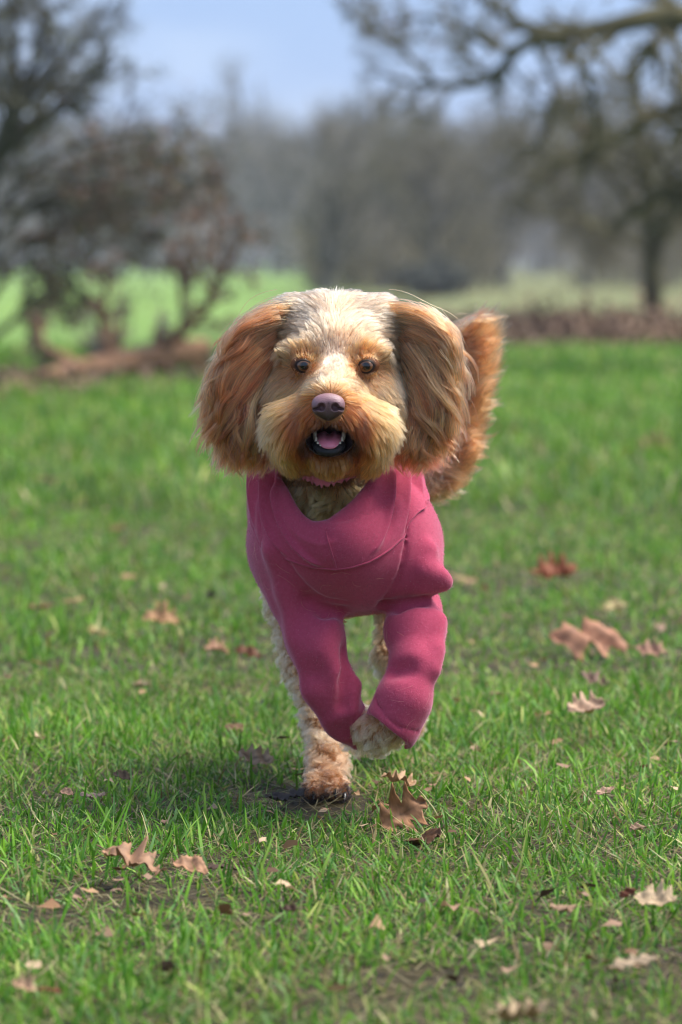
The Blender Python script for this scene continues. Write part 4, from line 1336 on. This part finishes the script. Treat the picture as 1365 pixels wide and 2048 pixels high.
    T[:, 6:9] = T[:, 6:9] * (1 - 0.75 * pale) + np.array([214, 168, 122]) * 0.75 * pale
    T[24:34, 6:9] = T[24:34, 6:9] * np.array([0.97, 0.88, 0.77])
    T[:14, 6:9] = T0 * 0.35 + np.array([218, 176, 136]) * 0.65
    T[12, 6:9] = (214, 184, 154)

    def coat(P):
        Y = P[:, 1]
        q = P - CAMP
        dep = q[:, 1] * CP - q[:, 2] * SP
        X = 682.5 + FPX * q[:, 0] / dep
        Yp = 1024 - FPX * (q[:, 1] * SP + q[:, 2] * CP) / dep
        # the muzzle points a little to the left of the skull's middle
        m_ = mid - 9 * np.clip((Yp - 730) / 80, 0, 1)
        u = np.abs(X - m_); sg = np.tanh((X - m_) / 10.0)
        d2 = (u[:, None] - T[None, :, 0]) ** 2 + (Yp[:, None] - T[None, :, 1]) ** 2
        w = 1.0 / (d2 + 60.0) ** 2
        w /= w.sum(1, keepdims=True)
        A = w @ T[:, 2:6]
        c = w @ lin(T[:, 6:9])
        fl = np.stack([A[:, 0] * sg, np.zeros(len(P)), -A[:, 1]], -1)
        return fl, A[:, 2] / 1000.0, A[:, 3], c, X, Yp

    R = scatter(V, F, 420000, rng)
    nr = B.grad(R, 0.004)
    fl, ln_, lf, cc, X, Yp = coat(R)
    eyed = np.min([np.hypot(R[:, 0] - e_[0], (R[:, 2] - e_[2]) * 1.25) for e_ in EYES], axis=0)
    front = R[:, 1] < 3.83
    inm = (((R - MC) / (MR * 1.06)) ** 2).sum(1) < 1
    inn = (((R - (N + (0, 0.004, -0.001))) / (0.0165, 0.016, 0.0145)) ** 2).sum(1) < 1
    earz = ((X < 545) | (X > 797)) & (R[:, 1] > 3.84)
    head = (Yp < 968) & (R[:, 1] < 3.925) & (X > 510) & (X < 830) & ~earz & ~inm & ~inn & ~((eyed < 0.0078) & front)
    head &= (nr[:, 1] < 0.55)
    k = np.where(head)[0]
    k = k[rng.random(len(k)) < 1.0]
    k = k[:80000]
    ed = np.clip((eyed[k] - 0.008) / 0.012, 0, 1)
    L = ln_[k] * (0.35 + 0.65 * ed) * rng.uniform(0.7, 1.2, len(k))
    # fur leaves the eye on all sides
    fe = fl[k].copy()
    for e_ in EYES:
        dv = R[k] - e_
        dd = np.hypot(dv[:, 0], dv[:, 2])
        wgt = np.clip(1 - (dd - 0.009) / 0.008, 0, 1)[:, None] * 1.2
        fe += wgt * norm(dv * (1, 0, 1))
    S, g = grow(R[k], nr[k], fe, L, lf[k] * (0.6 + 0.4 * ed), B, k=7, clumps=4600, clump=0.66, wave=0.0015, freq=0.6, frizz=0.0003, gravity=0.15)
    cl = np.exp(rng.normal(0, 0.20, (g.max() + 1, 1)))[g] * np.exp(rng.normal(0, 0.26, (len(k), 1)))
    hair_obj('head_fur', S, cc[k] ** 1.5 * WARM * cl, M_fur, dog, base, 0.00024, 0.00006, label='cream and apricot fur of the face')

    # ---- neck fur in the cowl
    nk = (Yp > 930) & (Yp < 1085) & (R[:, 1] < 3.95) & (X > 540) & (X < 800) & (nr[:, 1] < 0.3) & ~head
    k = np.where(nk)[0][:24000]
    fl2 = np.stack([0.5 * np.sin(R[k, 0] * 160) + 0.3 * np.sin(R[k, 2] * 210), np.zeros(len(k)), -np.ones(len(k))], -1)
    S, g = grow(R[k], nr[k], fl2, rng.uniform(0.020, 0.034, len(k)), np.full(len(k), 0.65), B, k=8, clumps=420, clump=0.9, wave=0.0042, freq=1.2, frizz=0.0008, gravity=0.3)
    base_c = lin((244, 178, 108))
    cl = rng.normal(1, 0.16, (g.max() + 1, 1))[g] * rng.normal(1, 0.1, (len(k), 1))
    hair_obj('neck_fur', S, base_c ** 1.25 * WARM * cl, M_fur, dog, base, 0.0002, 0.00006, label='wavy tan fur inside the cowl neck')

    # ---- legs: short crimped curls, mud on the planted paw
    lg = ((R[:, 1] > 3.955) & (Yp > 1120) & (R[:, 2] < 0.27) & (R[:, 2] > 0.004)) | ((R[:, 1] > 3.92) & (R[:, 2] < 0.06) & (Yp > 1520)) | ((R[:, 1] < 3.955) & (X > 700) & (X < 850) & (Yp > 1400))
    k = np.where(lg)[0][:70000]
    hz = R[k, 2]
    fl3 = np.stack([0.9 * np.sin(R[k, 2] * 330 + R[k, 0] * 120), 0.5 * np.sin(R[k, 2] * 250), -0.9 * np.ones(len(k))], -1)
    Ll = np.where(hz < 0.03, 0.008, 0.013) * rng.uniform(0.7, 1.25, len(k))
    S, g = grow(R[k], nr[k], fl3, Ll, np.full(len(k), 0.78), B, k=8, clumps=2600, clump=0.85, wave=0.0030, freq=1.1, frizz=0.0008, gravity=0.1)
    S[..., 2] = np.maximum(S[..., 2], 0.001)
    c0, c1, mud = lin((208, 166, 124)), lin((214, 184, 142)), lin((38, 27, 22))
    fore = ((R[k, 1] < 3.955) & (hz > 0.06))[:, None]
    paw = np.clip((0.062 - hz) / 0.02, 0, 1)[:, None]
    cL = np.where(fore, c1, c0 * (1 - 0.6 * paw) + lin((186, 130, 92)) * 0.6 * paw)
    mz = np.clip((0.021 - hz + 0.005 * np.sin(R[k, 0] * 300) + rng.normal(0, 0.003, len(k))) / 0.008, 0, 1)[:, None] * ~fore
    cL = cL * (1 - mz) + mud * mz
    cl = rng.normal(1, 0.13, (g.max() + 1, 1))[g] * rng.normal(1, 0.08, (len(k), 1))
    hair_obj('leg_fur', S, cL ** 1.35 * WARM * cl, M_fur, dog, base, 0.0002, 0.00006, label='crimped pale fur of the legs, muddy at the planted paw')

    # ---- long feathering of ears and tail: locks that sweep along a fan of curves
    def fan(tab, nlocks, per, Yc, thick, bulge, roots, wave, name, label, colA, colB, r0=0.00027, flick=0.010, lockr=0.0046, short=0.84):
        tab = np.array(tab, float)
        uu = tab[:, 0]
        u = np.clip(rng.random(nlocks) * 1.0, 0, 1)
        w = rng.uniform(-1, 1, nlocks)
        K = 16
        t0 = roots[0] + (roots[1] - roots[0]) * rng.random(nlocks) ** 1.3
        t1 = rng.uniform(short, 1.06, nlocks)
        t1 = np.maximum(t1, t0 + 0.35)
        tt = t0[:, None] + (t1 - t0)[:, None] * np.linspace(0, 1, K)[None]
        I = lambda c: np.interp(u, uu, tab[:, c])[:, None]
        bez = lambda a, b, c: (1 - tt) ** 2 * a + 2 * tt * (1 - tt) * b + tt ** 2 * c
        X_, Y_ = bez(I(1), I(3), I(5)), bez(I(2), I(4), I(6))
        dep = Yc + thick * w[:, None] * (0.35 + 0.65 * np.sin(np.pi * np.clip(tt, 0, 1) * 0.8)) - bulge * np.sin(np.pi * np.clip(tt, 0, 1) * 0.75)
        G = W(X_, Y_, dep)
        tan = norm(np.gradient(G, axis=1))
        yv = np.array([0, -1.0, 0])
        side = norm(np.cross(tan, np.broadcast_to(yv, tan.shape)))
        s = np.linspace(0, 1, K)[None]
        ph = (u[:, None] * 22 + w[:, None] * 2.5 + rng.normal(0, 0.7, (nlocks, 1)))
        fr = rng.uniform(0.9, 1.35, (nlocks, 1))
        am = wave * rng.uniform(0.5, 1.5, (nlocks, 1))
        fk = flick * rng.normal(0, 1, (nlocks, 1))
        G = G + side * (am * np.sin(ph + fr * 6.28 * s) * s ** 0.6 + fk * s ** 2.5)[..., None] + yv * (am * 0.8 * np.cos(ph * 1.7 + fr * 6.28 * s) * s)[..., None]
        n = nlocks * per
        gi = np.repeat(np.arange(nlocks), per)
        a, b = rng.normal(0, 1, n), rng.normal(0, 1, n)
        lr = lockr * rng.uniform(0.5, 1.3, nlocks)[gi]
        prof = (1.0 - 0.86 * s ** 1.1)
        yv2 = np.broadcast_to(yv, tan.shape)
        S = G[gi] + side[gi] * ((a * lr)[:, None] * prof)[..., None] + yv2[gi] * ((b * lr * 0.6)[:, None] * prof)[..., None]
        S = S + 0.0007 * np.sin(rng.random((n, 1, 3)) * 6.28 + s[..., None] * rng.uniform(2, 9, (n, 1, 3))) * s[..., None]
        stray = rng.random(n) < 0.05
        S[stray] += (rng.normal(0, 0.006, (stray.sum(), 1, 3)) * (s[..., None] ** 1.5))
        # strands of unequal length
        cut = rng.uniform(0.75, 1.0, n)
        si = s * cut[:, None] * (K - 1)
        i0 = np.clip(np.floor(si).astype(int), 0, K - 2)
        f_ = (si - i0)[..., None]
        ar = np.arange(n)[:, None]
        S = S[ar, i0] * (1 - f_) + S[ar, i0 + 1] * f_
        cA, cB = lin(colA), lin(colB)
        m_ = np.clip(rng.normal(0.5, 0.34, (nlocks, 1)), -0.1, 1.1)[gi]
        c = (cA * (1 - m_) + cB * m_) * np.exp(rng.normal(0, 0.30, (n, 1))) * np.exp(rng.normal(0, 0.15, (nlocks, 1)))[gi]
        hair_obj(name, S, c ** 1.2 * WARM, M_fur, dog, base, r0, 0.00005, label=label)

    earL = [(0.0, 612, 615, 472, 610, 436, 738), (0.15, 598, 622, 446, 640, 424, 800), (0.3, 582, 640, 426, 705, 412, 872),
            (0.45, 570, 664, 440, 775, 424, 928), (0.6, 562, 694, 476, 812, 450, 946), (0.8, 556, 736, 524, 842, 492, 954), (1.0, 553, 790, 550, 862, 530, 944)]
    earR = [(0.0, 770, 620, 905, 604, 918, 742), (0.15, 784, 630, 918, 650, 917, 780), (0.3, 792, 648, 910, 712, 912, 848),
            (0.45, 797, 672, 888, 772, 908, 898), (0.6, 800, 700, 860, 812, 896, 928), (0.8, 803, 742, 834, 848, 856, 944), (1.0, 804, 800, 812, 868, 806, 948)]
    fan(earL, 400, 40, 3.856, 0.020, 0.018, (0.0, 0.6), 0.0062, 'ear_fur', 'long apricot hair of the ear flying out at the left', (150, 82, 44), (220, 144, 90), flick=0.005)
    fan(earR, 400, 40, 3.860, 0.020, 0.018, (0.0, 0.6), 0.0062, 'ear_fur', 'long apricot hair of the ear flying out at the right', (154, 86, 48), (222, 148, 94), flick=0.005)
    tail = [(0.0, 838, 975, 850, 1002, 880, 1002), (0.15, 858, 940, 890, 985, 935, 960), (0.3, 868, 895, 920, 940, 972, 896), (0.45, 876, 840, 930, 885, 990, 838),
            (0.6, 882, 790, 940, 828, 998, 776), (0.75, 890, 742, 950, 772, 1006, 704), (0.9, 898, 700, 960, 708, 1014, 640), (1.0, 904, 680, 940, 640, 1004, 604)]
    fan(tail, 620, 30, 4.37, 0.030, 0.0, (0.0, 0.35), 0.0042, 'tail_fur', 'feathered apricot plume of the raised tail', (156, 94, 56), (214, 148, 96), r0=0.00024, flick=0.006, lockr=0.0062, short=0.70)

    build_jumper(dog, base, B)


def ring_mesh(rows, closed=True):
    """rows: (m, n, 3) grid of points, closed along n"""
    m, n, _ = rows.shape
    j, i = np.meshgrid(np.arange(m - 1), np.arange(n if closed else n - 1), indexing='ij')
    i2 = (i + 1) % n
    q = np.stack([j * n + i, j * n + i2, (j + 1) * n + i2, (j + 1) * n + i], -1).reshape(-1, 4)
    return rows.reshape(-1, 3), q


def fleece_mat():
    m, n, l, p = new_mat('pink_fleece')
    tc = n.new('ShaderNodeTexCoord')
    big = n.new('ShaderNodeTexNoise'); big.inputs['Scale'].default_value = 260; big.inputs['Detail'].default_value = 6; big.inputs['Roughness'].default_value = 0.65
    l.new(tc.outputs['Object'], big.inputs['Vector'])
    ra = n.new('ShaderNodeValToRGB')
    a, b = lin((164, 62, 86)), lin((180, 75, 100))
    ra.color_ramp.elements[0].position, ra.color_ramp.elements[0].color = 0.3, (*a, 1)
    ra.color_ramp.elements[1].position, ra.color_ramp.elements[1].color = 0.72, (*b, 1)
    l.new(big.outputs['Fac'], ra.inputs['Fac'])
    l.new(ra.outputs['Color'], p.inputs['Base Color'])
    p.inputs['Roughness'].default_value = 0.95
    p.inputs['Specular IOR Level'].default_value = 0.1
    p.inputs['Sheen Weight'].default_value = 0.55
    p.inputs['Sheen Roughness'].default_value = 0.4
    p.inputs['Sheen Tint'].default_value = (1.0, 0.66, 0.76, 1)
    f1 = n.new('ShaderNodeTexNoise'); f1.inputs['Scale'].default_value = 800; f1.inputs['Detail'].default_value = 5
    f2 = n.new('ShaderNodeTexNoise'); f2.inputs['Scale'].default_value = 60; f2.inputs['Detail'].default_value = 3
    l.new(tc.outputs['Object'], f1.inputs['Vector']); l.new(tc.outputs['Object'], f2.inputs['Vector'])
    b1 = n.new('ShaderNodeBump'); b1.inputs['Distance'].default_value = 0.0007; b1.inputs['Strength'].default_value = 0.6
    b2 = n.new('ShaderNodeBump'); b2.inputs['Distance'].default_value = 0.0010; b2.inputs['Strength'].default_value = 0.35
    l.new(f1.outputs['Fac'], b1.inputs['Height']); l.new(f2.outputs['Fac'], b2.inputs['Height'])
    l.new(b1.outputs['Normal'], b2.inputs['Normal']); l.new(b2.outputs['Normal'], p.inputs['Normal'])
    return m


def build_jumper(dog, base, B):
    M = fleece_mat()
    J = Field()
    J.ell(W(679, 1050, 4.03), (0.093, 0.235, 0.088), 0.02)
    J.ell(W(675, 1090, 3.925), (0.090, 0.115, 0.066), 0.02)
    J.ell(W(583, 1100, 3.92), (0.033, 0.07, 0.062), 0.025)
    J.ell(W(800, 1095, 3.92), (0.038, 0.07, 0.062), 0.03)
    J.ell(W(688, 1160, 3.91), (0.052, 0.06, 0.029), 0.025)
    J.ell(W(674, 990, 4.03), (0.091, 0.19, 0.072), 0.02)
    J.chain([(577, 1110, 3.905, 60), (603, 1195, 3.88, 56), (630, 1275, 3.865, 54), (660, 1370, 3.86, 49)], 0.016)
    J.chain([(660, 1370, 3.86, 49), (692, 1440, 3.868, 42), (718, 1480, 3.88, 22)], 0.010)
    J.chain([(805, 1090, 3.915, 72), (834, 1132, 3.878, 50)], 0.02)
    J.chain([(800, 1158, 3.870, 36), (845, 1160, 3.864, 30), (888, 1164, 3.866, 19)], 0.012)
    J.chain([(835, 1218, 3.905, 48), (830, 1262, 3.868, 58), (828, 1330, 3.838, 45), (808, 1400, 3.826, 53), (784, 1452, 3.826, 52), (770, 1478, 3.828, 51)], 0.012)
    J.cone(W(815, 1160, 3.92), W(832, 1225, 3.905), 0.022, 0.024, 0.010)

    def fold(pts, r, k, sub=False, depth=None):
        """a fold (or crease) whose line lies on the cloth"""
        q = []
        for a in pts:
            q.append(W(*a))
        for a, b in zip(q[:-1], q[1:]):
            J.cone(a, b, r, r, k, sub)
    J.base_ops = len(J.ops)
    lo, hi = (-0.14, 3.72, 0.05), (0.16, 4.30, 0.42)
    J.grid(lo, hi, 0.004)

    def surf(px_, py_, y0=3.70, y1=4.1):
        """depth at which the ray through a photograph point meets the cloth"""
        ys = np.linspace(y0, y1, 260)
        d = J.at(W(np.full(260, px_), np.full(260, py_), ys))
        k = np.argmax(d < 0)
        return ys[k] if d[k] < 0 else None

    def on(pts, dy):
        out = []
        for a in pts:
            y = surf(*a)
            if y is not None:
                out.append((a[0], a[1], y + dy))
        return out
    marks = [
        # (line, radius, blend, crease?, offset)
        ([(768, 1210), (800, 1214), (850, 1202), (885, 1192), (912, 1186)], 0.0065, 0.006, True, 0.0010),
        ([(752, 1395), (770, 1430), (800, 1456), (838, 1462)], 0.0012, 0.002, True, -0.0002),
        ([(668, 1452), (690, 1462), (720, 1455), (735, 1436)], 0.0011, 0.002, True, -0.0002),
        ([(690, 1205), (640, 1195), (600, 1160), (575, 1120)], 0.0016, 0.005, True, -0.0008),
        ([(762, 1205), (790, 1170), (808, 1110), (812, 1040)], 0.0016, 0.004, True, -0.0006),
        ([(655, 1240), (640, 1300), (665, 1340)], 0.006, 0.02, False, 0.0030),
        ([(700, 1300), (712, 1370), (702, 1420)], 0.005, 0.012, False, 0.0020),
        ([(690, 1300), (692, 1360), (684, 1410)], 0.0035, 0.012, True, -0.0010),
        ([(765, 1240), (770, 1290), (800, 1335)], 0.004, 0.012, True, -0.0010),
        ([(762, 1345), (790, 1342), (815, 1338)], 0.006, 0.012, True, -0.0008),
        ([(880, 1240), (872, 1300), (868, 1340)], 0.005, 0.014, False, 0.0038),
        ([(860, 1100), (850, 1140), (880, 1150)], 0.005, 0.014, False, 0.002),
        ([(535, 1010), (548, 1100), (575, 1180), (590, 1260)], 0.005, 0.018, False, 0.0030),
        ([(600, 1290), (625, 1380), (660, 1440)], 0.005, 0.018, False, 0.0035),
        ([(620, 1200), (650, 1225), (680, 1222)], 0.004, 0.012, True, -0.0005),
    ]
    for line, r, k, sub, dy in marks:
        q = on(line, dy)
        if len(q) > 1:
            fold(q, r, k, sub)
    J.ell(W(660, 925, 3.885), (0.069, 0.120, 0.082), 0.008, sub=True)     # the neck opening
    # hollow the sleeve ends
    J.ell(W(704, 1552, 3.815), (0.064, 0.050, 0.064), 0.004, sub=True)     # the cuff is cut across the wrist
    J.chain([(806, 1412, 3.838, 30), (786, 1446, 3.838, 42), (755, 1490, 3.842, 47)], 0.003, True)
    J.chain([(716, 1462, 3.905, 24), (735, 1478, 3.935, 34)], 0.004, True)
    J.grid(lo, hi, 0.0024)
    V, F = J.mesh()
    V = relax(V, F, 3, 0.4)
    j = mesh_obj('jumper', V, [F], M, dog, base, label='dusty pink fleece jumper with sleeves on both forelegs')

    # ---- cowl: a wide turned neck that drapes from behind the ears to the chest
    n, m = 360, 44
    th = np.linspace(-np.pi, np.pi, n + 1)[:-1]
    c, s = np.cos(th), np.sin(th)
    def ring(pts):
        """closed ring through measured points (angle, px, py, depth)"""
        a = np.array(pts, float)
        a = np.concatenate([a - [360, 0, 0, 0], a, a + [360, 0, 0, 0]])
        td = np.degrees(th)
        q = np.stack([np.interp(td, a[:, 0], a[:, i]) for i in (1, 2, 3)], 1)
        for _ in range(90):
            q = 0.5 * q + 0.25 * (np.roll(q, 1, 0) + np.roll(q, -1, 0))
        return W(q[:, 0], q[:, 1], q[:, 2])
    rim = ring([(-180, 664, 838, 4.02), (-130, 560, 858, 3.97), (-95, 528, 892, 3.905), (-60, 556, 972, 3.85), (-35, 592, 1030, 3.815), (-12, 624, 1054, 3.80), (8, 660, 1046, 3.80), (35, 712, 1010, 3.815), (60, 760, 955, 3.85), (95, 802, 892, 3.905), (130, 770, 858, 3.97)])
    seam = ring([(-180, 670, 920, 4.10), (-130, 520, 960, 4.02), (-95, 500, 1010, 3.93), (-60, 530, 1076, 3.87), (-35, 584, 1122, 3.82), (0, 668, 1143, 3.80), (35, 760, 1107, 3.82), (60, 810, 1050, 3.87), (95, 842, 1000, 3.93), (130, 820, 950, 4.02)])
    v = np.linspace(0, 1, m)
    rows = []
    ctr = (rim.mean(0) + seam.mean(0)) / 2
    thd = np.degrees(th)
    for vv in v:
        p = seam * (1 - vv) + rim * vv
        outw = norm((p - ctr) * (1, 1, 0.3))
        bul = 0.010 * math.sin(math.pi * vv) ** 0.8
        h = bul * (0.5 + 0.5 * np.clip(np.cos(th), 0, 1))
        # drape folds: nested curves that hang from the sides and die out at the front
        fd = np.clip(vv / 0.18, 0, 1) * np.clip((1.02 - vv) / 0.10, 0, 1)
        for tt_, tb_, am, wd in ((-62, -6, 0.0075, 3.4), (-84, -30, 0.0080, 3.8), (-104, -54, 0.0080, 4.2), (-128, -80, 0.003, 8), (76, 14, 0.0085, 3.4), (91, 42, 0.0085, 3.8), (108, 66, 0.0080, 4.2), (130, 92, 0.003, 8)):
            line = tb_ + (tt_ - tb_) * vv ** 0.8 + 2.0 * math.sin(vv * 5 + tt_)
            d = (thd - line) / wd
            am = am * 1.7
            h = h + am * fd * np.exp(-np.abs(d) ** 1.15)
            d2 = (thd - line - 1.7 * wd * np.sign(tt_)) / wd
            h = h - 0.9 * am * fd * np.exp(-d2 * d2)
        # U shaped swags under the rim
        for v0, q, am in ((0.62, 0.00010, 0.0016),):
            d = (vv - (v0 + q * (thd + 6) ** 2)) / 0.075
            am2 = am * 2.0
            h = h + am2 * np.exp(-d * d) * np.exp(-(thd / 62) ** 2) * (0.45 + 0.55 * np.clip(np.abs(thd + 5) / 30, 0, 1))
        p = p + outw * h[:, None]
        # never sink into the jumper, and meet it at the seam
        g = J.grad(p); d = J.at(p)
        tgt = 0.0030
        push = np.clip(tgt - d, 0, None) if vv > 0.12 else (tgt - d) * np.clip(1 - vv / 0.12, 0, 1) + np.clip(tgt - d, 0, None) * np.clip(vv / 0.12, 0, 1)
        p = p + g * np.clip(push, -0.03, 0.03)[:, None]
        rows.append(p)
    top = rows[-1]
    inw = norm((ctr - top) * (1, 1, 0.0))
    upv = norm(rows[-1] - rows[-4])
    for a in np.linspace(0.25, 1, 5):
        an = a * math.pi
        rows.append(top + inw * 0.0050 * (1 - math.cos(an)) + upv * 0.0055 * math.sin(an))
    edge = rows[-1]
    dn = norm(seam - rim)
    for d in (0.008, 0.018, 0.03, 0.045):
        rows.append(edge + dn * d + inw * 0.002)
    rows = np.array(rows)
    for _ in range(2):
        rows[2:-2] = 0.5 * rows[2:-2] + 0.25 * (rows[1:-3] + rows[3:-1])
        rows = 0.6 * rows + 0.2 * (np.roll(rows, 1, 1) + np.roll(rows, -1, 1))
    v_, q_ = ring_mesh(rows)
    mesh_obj('cowl_neck', v_, q_, M, j, base, label='loose turned cowl of the pink jumper')
    # brushed pile of the fleece
    M_pile = hair_mat('fleece_pile', 0.8, 0.9)
    for Vp, Fp, cnt, nm in ((V, F, 40000, 'fleece_pile'), (v_, q_, 16000, 'fleece_pile')):
        R = scatter(Vp, Fp, cnt, rng)
        T3 = np.concatenate([Fp[:, :3], Fp[:, [0, 2, 3]]])
        fn = norm(np.cross(Vp[Fp[:, 1]] - Vp[Fp[:, 0]], Vp[Fp[:, 2]] - Vp[Fp[:, 0]]))
        fc = Vp[Fp].mean(1)
        nn = fn[nearest(fc, R)]
        if nm == 'x':
            nn = -nn
        d_ = norm(nn + rng.normal(0, 0.7, R.shape))
        d2_ = norm(nn * 0.4 + rng.normal(0, 0.8, R.shape) + np.array([0, 0, -0.4]))
        S = np.stack([R - nn * 0.0003, R + d_ * 0.0009, R + d_ * 0.0011 + d2_ * 0.0009], 1)
        hair_obj(nm, S, lin((156, 58, 80)) * rng.normal(1, 0.10, (cnt, 1)), M_pile, j, base, 0.00009, 0.00004)
    sr_ = rows[1] + norm(rows[1] - rows[3]) * 0.0004
    a = np.linspace(0, 2 * np.pi, 6)[:-1]
    up_ = norm(rows[4] - rows[1]); ow_ = norm((sr_ - ctr) * (1, 1, 0.3))
    st_ = np.array([sr_ + 0.0011 * (np.cos(x) * up_ + np.sin(x) * ow_) for x in a] + [sr_ + 0.0011 * up_])
    sv_, sq_ = ring_mesh(st_)
    mesh_obj('seam', sv_, sq_, M, j, base)
    # pale hairs shed on the cloth
    R = scatter(V, F, 5000, rng)
    R = R[(J.grad(R)[:, 1] < -0.1)][:70]
    g_ = J.grad(R)
    t_ = norm(np.cross(g_, rng.normal(0, 1, R.shape)))
    b_ = np.cross(g_, t_)
    sl_ = rng.uniform(0.004, 0.011, (len(R), 1, 1)); cv_ = rng.normal(0, 0.3, (len(R), 1, 1))
    s_ = np.linspace(-1, 1, 7)[None, :, None]
    S = R[:, None] + sl_ * (t_[:, None] * s_ + b_[:, None] * cv_ * s_ ** 2) + g_[:, None] * 0.0014
    S = S + J.grad(S) * np.clip(0.0014 - J.at(S), -0.004, 0.004)[..., None]
    hair_obj('shed_hair', S, lin((226, 190, 150)) * np.ones((len(R), 1)), hair_mat('shed_hair'), j, base, 0.00006, 0.00004)
    # stitched seam in the middle of the cowl front
    ci = np.argmin(np.abs(th - math.radians(2)))
    line = rows[2:38, ci] + np.array([0, -0.0006, 0])
    a = np.linspace(0, 2 * np.pi, 7)[:-1]
    tub = line[:, None] + 0.0009 * np.stack([np.cos(a), np.sin(a) * 0.6, 0 * a], -1)[None]
    v_, q_ = ring_mesh(tub)
    mesh_obj('seam', v_, q_, M, j, base)
    # ---- the gathered pink collar under the chin
    M_col = simple_mat('pink_collar', (224, 122, 150), rough=0.55, var=0.18, scale=120, bump=0.0008, bump_scale=300, sheen=0.3)
    cr = ring([(-180, 668, 872, 4.0), (-90, 570, 908, 3.93), (-45, 594, 938, 3.87), (0, 645, 963, 3.846), (45, 722, 940, 3.87), (90, 766, 908, 3.93)])
    aw = norm(cr - cr.mean(0))
    rows = []
    for a in np.linspace(0, 2 * np.pi, 13)[:-1]:
        ruff = 1 + 0.22 * np.sin(th * 46) + 0.12 * np.sin(th * 71 + 1)
        rows.append(cr + aw * (0.0035 * np.cos(a) * ruff)[:, None] + np.array([0, 0, 1.0]) * (0.0065 * np.sin(a) * (2 - ruff))[:, None])
    rows.append(rows[0])
    v_, q_ = ring_mesh(np.array(rows))
    mesh_obj('collar', v_, q_, M_col, dog, base, label='gathered pink collar showing under the chin')


if 'dog' not in SKIP:
    build_dog()
